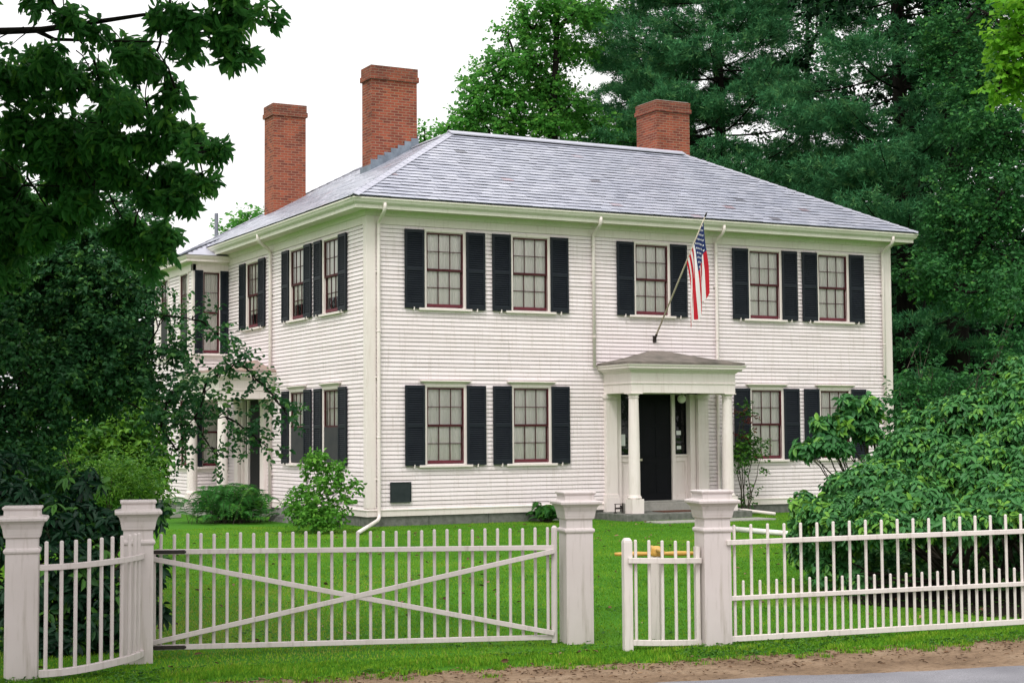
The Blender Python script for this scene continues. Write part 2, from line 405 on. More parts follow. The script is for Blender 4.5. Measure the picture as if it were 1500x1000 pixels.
I = np.arange(nx*ny).reshape(ny, nx)
Fq = np.stack([I[:-1, :-1], I[:-1, 1:], I[1:, 1:], I[1:, :-1]], -1).reshape(-1, 4)
tag(arr_mesh('lawn', V, Fq, M['lawn'], smooth=True), kind='structure')

def strip(name, s_in, s_out, mat, lift, t0=-40, t1=60, step=0.12, ns=10):
    ts = np.arange(t0, t1, step)
    a = np.array([s_in(t) for t in ts]); b = np.array([s_out(t) for t in ts])
    k = np.linspace(0, 1, ns)
    S = a[:, None]*(1-k)+b[:, None]*k
    P = RO+RDX*ts[:, None, None]-RDN*S[..., None]
    Z = gz(P[..., 0], P[..., 1])+lift
    V = np.concatenate([P, Z[..., None]], -1).reshape(-1, 3)
    I = np.arange(len(ts)*ns).reshape(len(ts), ns)
    Fq = np.stack([I[:-1, :-1], I[:-1, 1:], I[1:, 1:], I[1:, :-1]], -1).reshape(-1, 4)
    return tag(arr_mesh(name, V, Fq, mat, smooth=True), kind='structure')
_ph = rng.uniform(0, 6.28, 12)
def wob(t, amp, fr):
    return amp*sum(math.sin(t*fr*(1.0+0.83*i)+_ph[i])/(1+i*0.6) for i in range(5))
def s_grass(t):  # grass / dirt edge, measured from the fence line
    return 0.64-0.075*min(max(t, 0.0), 4.6)+0.11*max(0.0, -t-4.6)+wob(t, 0.045, 2.3)+wob(t+9, 0.025, 9.0)
def s_road(t): return 1.86+0.02*t+0.05*math.sin(t*0.9)+wob(t+4, 0.03, 1.7)+wob(t, 0.012, 7)
strip('dirt_shoulder', s_grass, lambda t: s_road(t)+0.25, M['dirt'], 0.006)
strip('road', s_road, lambda t: 9.5, M['road'], 0.011)
strip('far_verge', lambda t: 9.3, lambda t: 40, M['lawn'], 0.016, step=1.0)

bc = at(1480, 700, 19.0); bc = np.array([bc[0], bc[1]])  # near-black patch painting the deep shade under the rhododendron
ang = np.linspace(0, 2*math.pi, 73)[:-1]
rad = 1.9+0.2*np.sin(ang*3+1)+0.15*np.sin(ang*7)
Vb = [np.array([bc[0], bc[1], float(gz(bc[0], bc[1]))+0.012])]; 
for q_ in (0.33, 0.66, 1.0):
    for a_, r_ in zip(ang, rad):
        x_, y_ = bc[0]+math.cos(a_)*r_*q_, bc[1]+math.sin(a_)*r_*q_; Vb.append(np.array([x_, y_, float(gz(x_, y_))+0.012]))
Fb = []
for j_ in range(3):
    for i_ in range(72):
        k_ = (i_+1) % 72
        if j_ == 0: Fb.append((0, 1+i_, 1+k_, 1+k_))
        else: Fb.append((1+(j_-1)*72+i_, 1+j_*72+i_, 1+j_*72+k_, 1+(j_-1)*72+k_))
mbs = bpy.data.meshes.new('shade_bed'); mbs.from_pydata([tuple(v_) for v_ in Vb], [], [f_ if f_[2] != f_[3] else f_[:3] for f_ in Fb])
M['shade_soil'] = simple('dark_shade_soil', (0.016, 0.012, 0.009), (0.008, 0.0065, 0.005), 0.97, 0.05, 8, bmp=0.8, bscale=40)  # ground colour darkened to carry the shade below the bush
mbs.materials.append(M['shade_soil']); tag(link(bpy.data.objects.new('shade_bed', mbs)), kind='structure')

# ------------------------------------------------------------------ house
W = 14.60; DP = 13.70; WID = 7.70
house = empty('house', (0, 0, -0.30))
tag(house, 'white clapboard two storey house with slate hip roof and dark shutters', 'house')
HZ = 0.30
TW = Matrix.Translation((0, 0, HZ))                       # world -> house frame
TL = TW @ Matrix.Rotation(-math.pi/2, 4, 'Z')             # left wall frame: x = along wall (=-Y), y into wall (=X)
BX, BY0, BY1 = -0.98, 9.69, 13.40
TBF = TW @ Matrix.Translation((BX, BY0, 0))               # bay front, x 0..0.98
TBL = TW @ Matrix.Translation((BX, BY0, 0)) @ Matrix.Rotation(-math.pi/2, 4, 'Z')   # bay left, x -3.71..0

EXPO = 0.0913
def claps(mb, u0, u1, z0, z1, holes):
    z = z0
    while z < z1-0.01:
        zt = min(z+EXPO, z1); zm = (z+zt)/2
        segs = [(u0, u1)]
        for (a, b, c, d) in holes:
            if c < zm < d:
                ns = []
                for p, q in segs:
                    if b <= p or a >= q: ns.append((p, q)); continue
                    if a > p: ns.append((p, a))
                    if b < q: ns.append((b, q))
                segs = ns
        cuts = []
        for p, q in segs:
            x = p+random.uniform(0.6, 4.0) if q-p > 2 else q
            lo = p
            while x < q-0.5:
                cuts.append((lo, x-0.0012)); lo = x+0.0012; x += random.uniform(2.2, 4.2)
            cuts.append((lo, q))
        for p, q in cuts:
            j = random.uniform(-0.0015, 0.0015); g = 0.0125
            rr = random.random()
            pr = [(-0.020+j, z), (-0.006+j, zt-g), (0.030, zt-g), (0.030, zt)]
            mb.add([(p, y, zz) for y, zz in pr]+[(q, y, zz) for y, zz in pr],
                   [(0, 4, 5, 1), (1, 5, 6, 2), (2, 6, 7, 3), (0, 1, 2), (4, 6, 5)], rr)
            mb.add([(p, -0.020+j, z), (q, -0.020+j, z), (q, 0.030, z), (p, 0.030, z)], [(0, 3, 2, 1)], rr)
        z = zt
front_c = [1.855, 4.01, 7.295, 10.60, 12.725]
left_c = [-2.075, -4.285, -7.595]
LOZ, HIZ = (1.04, 2.70), (4.49, 6.13)
def hole(c, zz, h=0.50): return (c-h, c+h, zz[0]-0.05, zz[1]+0.06)
ENT = (5.95, 8.80)                         # front doorway surround
fh = [hole(c, HIZ) for c in front_c]+[hole(c, LOZ) for c in front_c if c != 7.295]+[(ENT[0], ENT[1], -0.2, 2.62)]
mb = MB(TW); claps(mb, 0.02, W-0.02, 0.06, 6.30, fh)
mb.build('wall', M['clap'], house, rnd=True, recalc=False)
lh = [hole(c, HIZ) for c in left_c]+[hole(c, LOZ) for c in left_c[:2]]+[(-8.85, -6.45, -0.2, 2.62)]
mb = MB(TL); claps(mb, -BY0, -0.02, 0.06, 6.30, lh)
mb.build('wall', M['clap'], house, rnd=True, recalc=False)
mb = MB(TBF); claps(mb, 0.0, 0.98, 0.06, 6.32, [(0.22, 0.74, 3.86, 6.12), (0.22, 0.74, 0.86, 2.70)])
mb.T = TBL
bayw = [-0.78, -2.71]
claps(mb, -(BY1-BY0), 0.0, 0.06, 6.32, [(c-0.43, c+0.43, 3.88, 6.08) for c in bayw]+[(c-0.43, c+0.43, 0.86, 2.70) for c in bayw])
mb.build('bay_wall', M['clap'], house, rnd=True, recalc=False)
# plain far walls (right end, rear), set behind the cornice
mb = MB(TW)
mb.box(W-0.10, W, 0.02, WID, 0.0, 6.5); mb.box(WID, W-0.10, WID-0.10, WID, 0, 6.5)
mb.box(WID-0.10, WID, WID, DP, 0, 6.5); mb.box(0.0, WID-0.10, DP-0.10, DP, 0, 6.5)
mb.box(BX+0.02, 0, BY1-0.06, BY1, 0, 6.3)
mb.build('wall', M['clap'], house)
# near-black boards behind the openings, standing in for unlit inner rooms
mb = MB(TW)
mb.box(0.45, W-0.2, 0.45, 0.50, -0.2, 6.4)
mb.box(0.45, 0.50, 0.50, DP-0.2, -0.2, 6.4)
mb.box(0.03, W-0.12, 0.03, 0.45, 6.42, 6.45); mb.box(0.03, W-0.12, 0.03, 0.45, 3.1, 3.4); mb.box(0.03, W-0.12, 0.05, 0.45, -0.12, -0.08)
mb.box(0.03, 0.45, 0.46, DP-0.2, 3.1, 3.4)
mb.build('dark_room_backing', M['dark'], house)

# mouldings swept round a footprint
def sweep(mb, foot, prof, closed=True):
    n = len(foot); rings = []
    for (o, z) in prof:
        ring = []
        for i in range(n):
            p = Vector(foot[i]); a = Vector(foot[i-1]); b = Vector(foot[(i+1) % n])
            if not closed and i == 0: a = p-(b-p)
            if not closed and i == n-1: b = p+(p-a)
            d1 = (p-a).normalized(); d2 = (b-p).normalized()
            n1 = Vector((d1.y, -d1.x)); n2 = Vector((d2.y, -d2.x))
            k = n1+n2; k = k/k.length_squared*2 if k.length > 1e-6 else n1
            q = p+k*o if abs(n1.dot(n2)) < 0.999 else p+n1*o
            ring.append((q.x, q.y, z))
        rings.append(ring)
    vs = [q for r in rings for q in r]; fs = []
    for j in range(len(prof)-1):
        for i in range(n if closed else n-1):
            k = (i+1) % n
            fs.append((j*n+i, j*n+k, (j+1)*n+k, (j+1)*n+i))
    mb.add(vs, fs)
FOOT = [(0, 0), (W, 0), (W, WID), (WID, WID), (WID, DP), (0, DP)]
mb = MB(TW)
sweep(mb, FOOT, [(0.0, 6.26), (0.035, 6.26), (0.035, 6.43), (0.06, 6.44), (0.075, 6.48), (0.11, 6.53), (0.12, 6.545), (0.43, 6.545)])
mb.build('frieze', M['trim'], house, recalc=False)
mb = MB(TW)
sweep(mb, FOOT, [(0.43, 6.545), (0.43, 6.53), (0.445, 6.53), (0.445, 6.60), (0.455, 6.605), (0.455, 6.635), (0.44, 6.64)])
mb.build('fascia', M['gutter'], house, recalc=False)
mb = MB(TW)
sweep(mb, FOOT, [(0.44, 6.62), (0.475, 6.625), (0.505, 6.66), (0.52, 6.71), (0.535, 6.72), (0.535, 6.755), (0.515, 6.755), (0.505, 6.70), (0.44, 6.69)])
mb.build('gutter', M['gutter'], house, recalc=False)
# water table and foundation
def skirt(mb, foot, closed):
    sweep(mb, foot, [(0.0, 0.095), (0.035, 0.07), (0.045, 0.06), (0.045, 0.045), (0.028, 0.043), (0.028, -0.085), (0.0, -0.085)], closed)
mb = MB(TW)
skirt(mb, [(0, 8.9), (0, 0), (ENT[0]-0.02, 0)][::1], False)
skirt(mb, [(ENT[1]+0.02, 0), (W, 0), (W, WID)], False)
skirt(mb, [(BX, BY1), (BX, BY0), (0.0, BY0)], False)
mb.build('skirt_board', M['trim'], house, recalc=False)
mb = MB(TW)
for i in range(10):
    x = i*1.46; mb.box(x+0.004, x+1.456, 0.006, 0.4, -0.55, -0.086)
for i in range(9):
    y = 0.42+i*1.05; mb.box(0.006, 0.4, y, y+1.044, -0.55, -0.086)
mb.box(BX+0.01, BX+0.3, BY0+0.01, BY1, -0.55, -0.086); mb.box(BX+0.31, 0.0, BY0+0.01, BY0+0.3, -0.55, -0.086)
mb.build('foundation', M['granite'], house, bevel=0.008)
# corner boards
cb = 0.19
for bs in ([(-0.030, cb, -0.034, 0.0, 0.0955, 6.262), (-0.034, -0.001, -0.031, 0.14, 0.0955, 6.262)],
           [(W-cb, W+0.030, -0.034, 0.0, 0.0955, 6.262), (W+0.0005, W+0.034, -0.031, 0.16, 0.0955, 6.262)],
           [(BX-0.026, BX+0.07, BY0-0.030, BY0, 0.0955, 6.30), (BX-0.030, BX-0.0005, BY0-0.027, BY0+0.10, 0.0955, 6.30)],
           [(BX-0.030, BX, BY1-0.12, BY1+0.02, 0.0955, 6.30)]):
    mb = MB(TW)
    for b_ in bs: mb.box(*b_)
    mb.build('corner_board', M['trim'], house, bevel=0.004)

# ---- roof
EO, EZ = 0.535, 6.775
AP = 3.85; RZ = 9.20
SL = (RZ-EZ)/(AP+EO)
e0, e1x, e1y = -EO, W+EO, DP+EO
yb = WID+EO; xb = WID+EO
RX = W-AP; RY = DP-AP
def slates(mb, poly, up2, lf=0.027):
    """poly: planar roof face, first edge = eave; up2: horizontal uphill direction"""
    P = [Vector(p) for p in poly]
    eu = (P[1]-P[0]).normalized()
    nrm = eu.cross(P[2]-P[0]).normalized()
    if nrm.z < 0: nrm = -nrm
    vv = nrm.cross(eu).normalized()
    if vv.z < 0: vv = -vv
    pts = [((p-P[0]).dot(eu), (p-P[0]).dot(vv)) for p in P]
    H = max(q[1] for q in pts)
    def interval(s):
        xs = []
        for i in range(len(pts)):
            a, b = pts[i], pts[(i+1) % len(pts)]
            if abs(a[1]-b[1]) < 1e-9:
                if abs(a[1]-s) < 1e-6: xs += [a[0], b[0]]
                continue
            t = (s-a[1])/(b[1]-a[1])
            if -1e-9 <= t <= 1+1e-9: xs.append(a[0]+t*(b[0]-a[0]))
        return (min(xs), max(xs)) if xs else None
    e = 0.205; s = 0.0; row = 0
    mb.add([P[0]+nrm*0.0, *[p for p in P[1:]]], [tuple(range(len(P)))], 0.1)
    while s < H-0.02:
        t = min(s+e, H)
        i0, i1 = interval(s+1e-4), interval(t-1e-4)
        if not i0 or not i1: break
        w = 0.29
        x = i0[0]-w+(row % 2)*w/2
        x = math.floor(min(i0[0], i1[0])/w)*w-(row % 2)*w/2
        top = max(i0[1], i1[1])
        while x < top:
            a0, b0 = max(x+0.002, i0[0]), min(x+w-0.002, i0[1]); a1, b1 = max(x+0.002, i1[0]), min(x+w-0.002, i1[1])
            if a0 < b0 or a1 < b1:
                a0, b0 = min(a0, i0[1]), max(b0, i0[0]); a1, b1 = min(a1, i1[1]), max(b1, i1[0])
                lift = lf+random.uniform(-0.003, 0.006); ds = random.gauss(0, 0.004)
                if random.random() < 0.012: ds -= random.uniform(0.02, 0.05)
                rot = random.gauss(0, 0.003)
                if row == 0: ds = 0
                def q(u, v, n): return P[0]+eu*u+vv*v+nrm*n
                r = random.random()
                r = 0.08+0.84*r if random.random() < 0.988 else random.uniform(0.95, 1.0)
                vs = [q(a0, s+ds-rot, lift), q(b0, s+ds+rot, lift), q(b1, t, 0.009), q(a1, t, 0.009), q(a0, s+ds-rot, lift-0.007), q(b0, s+ds+rot, lift-0.007), q(b0, s+0.10, 0.003), q(a0, s+0.10, 0.003)]
                mb.add(vs, [(0, 1, 2, 3), (0, 4, 5, 1), (4, 7, 6, 5)], r)
            x += w
        s = t; row += 1
mb = MB(TW)
A_ = (e0, e0, EZ); B_ = (e1x, e0, EZ); L0 = (AP, AP, RZ); L1 = (RX, AP, RZ); L2 = (AP, RY, RZ)
slates(mb, [A_, B_, L1, L0], None)
slates(mb, [(e0, e1y, EZ), A_, L0, L2], None, 0.013)
slates(mb, [B_, (e1x, yb, EZ), L1], None)
slates(mb, [(e1x, yb, EZ), (xb, yb, EZ), L0, L1], None)
slates(mb, [(xb, yb, EZ), (xb, e1y, EZ), L2, L0], None)
slates(mb, [(xb, e1y, EZ), (e0, e1y, EZ), L2], None)
roof = mb.build('roof', M['slate'], house, rnd=True, recalc=False)
# soffit plane closes the roof from below
mb = MB(TW)
mb.add([(x, y, 6.548) for x, y in [(-0.1, -0.1), (W+0.1, -0.1), (W+0.1, WID+0.1), (-0.1, WID+0.1)]], [(0, 3, 2, 1)])
mb.add([(x, y, 6.546) for x, y in [(-0.1, WID+0.1), (WID+0.1, WID+0.1), (WID+0.1, DP+0.1), (-0.1, DP+0.1)]], [(0, 3, 2, 1)])
mb.build('attic_floor', M['dark'], house, recalc=False)
# ridge rolls and hips
def capstrip(mb, a, b, w, t):
    a = Vector(a); b = Vector(b); d = (b-a).normalized(); sd = d.cross(Vector((0, 0, 1))).normalized()
    for s in (-1, 1):
        dn = Vector((0, 0, -1))*w*0.50
        vs = [a+Vector((0, 0, t)), b+Vector((0, 0, t)), b+sd*s*w+dn+Vector((0, 0, t)), a+sd*s*w+dn+Vector((0, 0, t))]
        lo = [v-Vector((0, 0, 0.03)) for v in vs]
        mb.add(vs+lo, [(0, 1, 2, 3), (4, 7, 6, 5), (2, 6, 7, 3), (0, 3, 7, 4), (1, 5, 6, 2)])
mb = MB(TW)
capstrip(mb, (AP-0.05, AP, RZ), (RX+0.05, AP, RZ), 0.19, 0.085); capstrip(mb, (AP, AP, RZ), (AP, RY, RZ), 0.2, 0.05)
mb.build('ridge_cap', M['ridge'], roof)
mb = MB(TW)
for a, b in ((A_, L0), (B_, L1), ((e0, e1y, EZ), L2), ((xb, e1y, EZ), L2)):
    mb = MB(TW); a = Vector(a); b = Vector(b); d = (b-a).normalized(); sd = d.cross(Vector((0, 0, 1))).normalized()
    n_ = 26
    for k in range(n_):
        p = a+(b-a)*(k/n_); q = a+(b-a)*((k+1.06)/n_)
        for s in (-1, 1):
            drop = 0.13*SL*0.707
            vs = [p+Vector((0, 0, 0.05)), q+Vector((0, 0, 0.036)), q+sd*s*0.13+Vector((0, 0, 0.036-drop)), p+sd*s*0.13+Vector((0, 0, 0.05-drop))]
            mb.add(vs+[v-Vector((0, 0, 0.016)) for v in vs], [(0, 1, 2, 3), (4, 7, 6, 5), (2, 6, 7, 3), (0, 3, 7, 4), (1, 5, 6, 2)])
    mb.build('hip_slates', M['ridge'], roof)
# chimneys
def chimney(x0, x1, y0, y1, zb, zt, band):
    V = []; Fs = []; UV = []; RN = []
    def ring(o, za, zb_, top=False, soot=0.0):
        cs = [(x0-o, y0-o), (x1+o, y0-o), (x1+o, y1+o), (x0-o, y1+o)]
        per = 0
        for k in range(4):
            a, b = cs[k], cs[(k+1) % 4]; L = math.dist(a, b)
            nseg = max(1, int(round((zb_-za)/0.35)))
            for j in range(nseg):
                z0 = za+(zb_-za)*j/nseg; z1 = za+(zb_-za)*(j+1)/nseg
                i = len(V); V.extend([(a[0], a[1], z0), (b[0], b[1], z0), (b[0], b[1], z1), (a[0], a[1], z1)])
                Fs.append((i, i+1, i+2, i+3)); UV.append([(per, z0), (per+L, z0), (per+L, z1), (per, z1)])
                RN.append(soot if soot else max(0.0, 0.5-(zt-z1)*1.1))
            per += L
        for z, fl in ((za, True), (zb_, False)):
            i = len(V); V.extend([(c[0], c[1], z) for c in cs]); Fs.append((i+3, i+2, i+1, i) if fl else (i, i+1, i+2, i+3))
            UV.append([(c[0], c[1]) for c in (cs[::-1] if fl else cs)]); RN.append(0.8)
    ring(0.0, zb, zt-band*1.0, False)
    ring(0.045, zt-band, zt-band*0.62, False, 0.45)
    ring(0.022, zt-band*0.62, zt, True, 0.65)
    me = bpy.data.meshes.new('chimney'); me.from_pydata([(a, b, c+HZ) for a, b, c in V], [], Fs)
    uvl = me.uv_layers.new(name='UVMap'); flat = [c for f in UV for uv in f for c in uv]
    uvl.data.foreach_set('uv', flat)
    a_ = me.attributes.new('rnd', 'FLOAT', 'FACE'); a_.data.foreach_set('value', RN)
    me.materials.append(M['brick']); o = bpy.data.objects.new('chimney', me); link(o); o.parent = roof
    return o
tag(chimney(2.55, 3.83, 5.80, 6.44, 7.8, 11.22, 0.36), 'widest brick chimney with stepped flashing')
tag(chimney(1.47, 2.43, 10.30, 11.05, 7.0, 10.97, 0.34), 'slim brick chimney nearest the left end')
c3 = chimney(10.75, 11.84, 5.0, 6.04, 8.0, 10.90, 0.30); tag(c3, 'short brick chimney near the right end')
mb = MB(TW)   # mortar wash on the short chimney
mb.box(10.76, 11.83, 5.01, 6.03, 10.901, 10.925); mb.box(10.98, 11.62, 5.2, 5.84, 10.925, 10.96)
mb.build('mortar_cap', M['granite_light'], roof, bevel=0.01)
mb = MB(TW)   # stepped lead flashing
n_ = 7
for k in range(n_):
    xa = 2.52+k*(1.33/n_); xb_ = xa+1.33/n_+0.02
    zr = EZ+SL*(xa+EO)
    mb.box(xa, xb_, 5.785-k*0.0006, 5.80, zr-0.1, zr+0.30+0.012*(k % 2))
mb.box(2.50, 2.55, 5.78, 6.46, 8.2, EZ+SL*(2.52+EO)+0.16)
mb.box(3.831, 3.86, 5.78, 6.46, 8.9, 9.46)
mb.build('flashing', M['lead'], roof)
mb = MB(TW); mb.lathe([(0.055, 7.0), (0.055, 8.13), (0.05, 8.16)], (0.68, 13.0, 0), 12)
mb.build('vent_pipe', M['vent'], roof, smooth=False)

# ---- bay cornice and roof
BF = [(0.0, BY1), (BX, BY1), (BX, BY0), (0.0, BY0)]
mb = MB(TW)
sweep(mb, BF, [(0.0, 6.10), (0.03, 6.10), (0.03, 6.28), (0.05, 6.30), (0.07, 6.335), (0.24, 6.335), (0.24, 6.40), (0.26, 6.41), (0.295, 6.47), (0.305, 6.49), (0.0, 6.495)], False)
mb.build('bay_cornice', M['trim'], house, recalc=False)
mb = MB(TW); bx0, by0, by1 = BX-0.31, BY0-0.31, BY1+0.31
k = 1.46; zt = 6.50+0.45*k
slates(mb, [(bx0, by1, 6.50), (bx0, by0, 6.50), (bx0+k, by0+k, zt), (bx0+k, by1-k, zt)], None)
mb.build('bay_roof', M['slate'], house, rnd=True, recalc=False)
mb = MB(TW)
mb.add([(bx0, by0, 6.502), (0.2, by0, 6.502), (bx0+k, by0+k, zt+0.002)], [(0, 1, 2)])
mb.build('bay_roof_hip', M['ridge'], house, recalc=False); mb = MB(TW)
mb.add([(bx0, by1, 6.502), (0.2, by1, 6.502), (bx0+k, by1-k, zt+0.002)], [(0, 2, 1)])
mb.build('bay_roof_hip', M['ridge'], house, recalc=False)

# ---- windows.  local frame: x along the wall, y into the wall, z up from the glass sill
def shutter_parts(w, h, parent, x, sw):
    mb = MB(); y0, y1 = -0.075, -0.040
    st = 0.052
    mb.box(x, x+st, y0, y1, -0.045, h+0.055); mb.box(x+sw-st, x+sw, y0, y1, -0.045, h+0.055)
    for a, b in ((-0.045, 0.055), (h*0.5-0.04, h*0.5+0.035), (h-0.02, h+0.055)):
        mb.box(x+st, x+sw-st, y0+0.001, y1-0.001, a, b)
    for a, b in ((0.055, h*0.5-0.04), (h*0.5+0.035, h-0.02)):
        n_ = int(round((b-a)/0.047)); p = (b-a)/n_
        for i in range(n_):
            z = a+p*(i+0.5)
            mb.hexa([(x+st, y0+0.004, z-0.024), (x+sw-st, y0+0.004, z-0.024), (x+sw-st, y1-0.004, z+0.014), (x+st, y1-0.004, z+0.014),
                     (x+st, y0+0.004, z-0.016), (x+sw-st, y0+0.004, z-0.016), (x+sw-st, y1-0.004, z+0.022), (x+st, y1-0.004, z+0.022)])
    mb.box(x+st, x+sw-st, y1-0.003, y1-0.001, 0.05, h-0.02)
    return mb.build('shutter', M['shutter'], parent)
def sash_bars(mb, w, z0, z1, y, cols, rows, bot=0.05, top=0.03):
    st = 0.035; d = 0.018
    mb.box(-w/2, -w/2+st, y-d, y+d, z0, z1); mb.box(w/2-st, w/2, y-d, y+d, z0, z1)
    mb.box(-w/2+st, w/2-st, y-d+0.001, y+d-0.001, z0, z0+bot); mb.box(-w/2+st, w/2-st, y-d+0.001, y+d-0.001, z1-top, z1)
    iw = w-2*st; ih = z1-top-z0-bot
    for c in range(1, cols):
        x = -w/2+st+iw*c/cols; mb.box(x-0.0075, x+0.0075, y-0.012, y+0.012, z0+bot, z1-top)
    for r in range(1, rows):
        z = z0+bot+ih*r/rows; mb.box(-w/2+st, w/2-st, y-0.0115, y+0.0115, z-0.0075, z+0.0075)
def curtain(parent, w, z0, z1, y, name='curtain', waves=9):
    n_ = 60; vs = []; fs = []
    for i in range(n_+1):
        t = i/n_; x = -w/2-0.03+(w+0.06)*t
        yy = y+0.014*math.sin(t*waves*2*math.pi+0.6*math.sin(t*7))+0.006*math.sin(t*31)
        vs += [(x, yy, z0), (x, yy, z1)]
        if i: fs.append((2*i-2, 2*i, 2*i+1, 2*i-1))
    mb = MB(); mb.add(vs, fs)
    return mb.build(name, M['curtain'], parent, smooth=True, recalc=False)
def make_window(w, h, parent, loc, rz, sw=0.47, so=0.515, crown=False, cols=3, rows=2, casing=0.075, screen=False, shutters=(-1, 1), cz0=None, head=0.09, sillw=None, open_low=False, dark=False):
    """casing mesh is the part; sash, glass, curtain, sill, shutters are its sub-parts"""
    mb = MB(); c = casing
    mb.box(-w/2-c, -w/2, -0.036, 0.09, -0.02, h+0.02); mb.box(w/2, w/2+c, -0.036, 0.09, -0.02, h+0.02)
    mb.box(-w/2-c, w/2+c, -0.038, 0.09, h+0.02, h+head)
    mb.box(-w/2, w/2, 0.0, 0.09, h, h+0.02)
    win = mb.build('window', M['trim'], parent, loc=loc, rz=rz, bevel=0.004)
    mb = MB(); s2 = sillw or (w/2+0.20)
    mb.hexa([(-s2, -0.085, -0.085), (s2, -0.085, -0.085), (s2, 0.09, -0.075), (-s2, 0.09, -0.075), (-s2, -0.085, -0.035), (s2, -0.085, -0.035), (s2, 0.09, -0.0005), (-s2, 0.09, -0.0005)])
    mb.build('sill', M['trim'], win, bevel=0.004)
    if crown:
        mb = MB(); z = h+head+0.001; a = w/2+c+0.01
        mb.hexa([(-a, -0.040, z), (a, -0.040, z), (a, 0.0, z), (-a, 0.0, z), (-a-0.075, -0.105, z+0.05), (a+0.075, -0.105, z+0.05), (a+0.075, 0.0, z+0.05), (-a-0.075, 0.0, z+0.05)])
        mb.hexa([(-a-0.085, -0.115, z+0.05), (a+0.085, -0.115, z+0.05), (a+0.085, 0.0, z+0.05), (-a-0.085, 0.0, z+0.05), (-a-0.085, -0.115, z+0.065), (a+0.085, -0.115, z+0.065), (a+0.085, 0.0, z+0.085), (-a-0.085, 0.0, z+0.085)])
        mb.build('crown', M['trim'], win)
    hm = h*0.495
    mb = MB()
    sash_bars(mb, w, hm-0.015, h, 0.004, cols, rows)
    mb.build('sash', M['muntin'], win)
    mb = MB(); sash_bars(mb, w, 0.0, hm+0.02, 0.041, cols, rows, bot=0.0652, top=0.035)
    mb.build('sash', M['muntin'], win)
    mb = MB(); mb.box(-w/2+0.001, w/2-0.001, 0.0205, 0.0618, 0.0015, 0.067); mb.build('bottom_rail', M['sash'], win)
    mb = MB(); mb.box(w/2-0.014, w/2+0.0, -0.022, -0.0145, 0.0, h); mb.build('parting_bead', M['sash'], win)
    mb = MB(); mb.add([(-w/2+0.03, 0.004, hm), (w/2-0.03, 0.004, hm), (w/2-0.03, 0.004, h), (-w/2+0.03, 0.004, h)], [(0, 1, 2, 3)])
    mb.build('pane', M['glass'], win, recalc=False); mb = MB()
    mb.add([(-w/2+0.03, 0.041, 0.02), (w/2-0.03, 0.041, 0.02), (w/2-0.03, 0.041, hm+0.01), (-w/2+0.03, 0.041, hm+0.01)], [(0, 1, 2, 3)])
    mb.build('pane', M['glass'], win, recalc=False)
    if not dark:
        curtain(win, w, -0.02 if cz0 is None else cz0, h+0.02, 0.074)
        if cz0 is not None: pass
    mb = MB(); mb.box(-w/2-0.08, w/2+0.08, 0.14, 0.15, -0.1, h+0.1); mb.build('room_shade', M['dark'], win)  # near-black board stands in for the unlit room
    if screen:
        mb = MB(); mb.box(-w/2+0.005, w/2-0.005, -0.019, -0.016, 0.0, hm); mb.build('insect_screen', M['screen'], win)
    for s in shutters:
        x = so-0.0 if s > 0 else -so-sw
        shutter_parts(w, h, win, x, sw)
        mb = MB(); xx = x+sw*(0.55 if s > 0 else 0.45)
        mb.box(xx-0.012, xx+0.012, -0.095, -0.03, -0.09, -0.055); mb.box(xx-0.010, xx+0.010, -0.098, -0.082, -0.088, -0.02)
        mb.build('shutter_dog', M['trim'], win)
    return win
def copy_part(src, loc, rz):
    c = src.copy(); link(c); c.location = loc; c.rotation_euler = (0, 0, rz)
    for k_ in kids(src):
        q = k_.copy(); link(q); q.parent = c
    return c
H = HZ
wl = make_window(0.90, 1.66, house, (front_c[0], 0, LOZ[0]+H), 0, crown=True)
for c in (front_c[1], front_c[3], front_c[4]): copy_part(wl, (c, 0, LOZ[0]+H), 0)
wu = make_window(0.90, 1.64, house, (front_c[0], 0, HIZ[0]+H), 0)
for c in front_c[1:]: copy_part(wu, (c, 0, HIZ[0]+H), 0)
LR = -math.pi/2
ws = make_window(0.90, 1.64, house, (0, -left_c[0], HIZ[0]+H), LR, cz0=0.34, sw=0.47, so=0.535)
for c in left_c[1:]: copy_part(ws, (0, -c, HIZ[0]+H), LR)
wd = make_window(0.90, 1.66, house, (0, -left_c[0], LOZ[0]+H), LR, crown=True, screen=True, sw=0.47, so=0.535)
copy_part(wd, (0, -left_c[1], LOZ[0]+H), LR)
# bay: narrow tall windows
wb = make_window(0.44, 2.15, house, (BX+0.49, BY0, 3.91+H), 0, sw=0.22, so=0.24, cols=1, casing=0.03, head=0.06, sillw=0.47)
wb2 = make_window(0.44, 1.78, house, (BX+0.49, BY0, 0.90+H), 0, sw=0.22, so=0.24, cols=1, casing=0.03, head=0.06, sillw=0.47)
wbs = make_window(0.70, 2.12, house, (BX, BY0-bayw[0], 3.93+H), LR, shutters=(), cols=2, casing=0.07, screen=True)
copy_part(wbs, (BX, BY0-bayw[1], 3.93+H), LR)
wbl = make_window(0.70, 1.75, house, (BX, BY0-bayw[0], 0.90+H), LR, shutters=(), cols=2, casing=0.07)
copy_part(wbl, (BX, BY0-bayw[1], 0.90+H), LR)
mb = MB(TW); sweep(mb, [(BX, BY1), (BX, BY0), (-0.02, BY0)], [(0.0, 3.84), (0.028, 3.84), (0.028, 3.75), (0.0, 3.74)], False)
sweep(mb, [(BX, BY1), (BX, BY0), (-0.02, BY0)], [(0.0, 0.84), (0.030, 0.84), (0.030, 0.74), (0.0, 0.73)], False)
mb.build('belt_course', M['trim'], house, recalc=False)

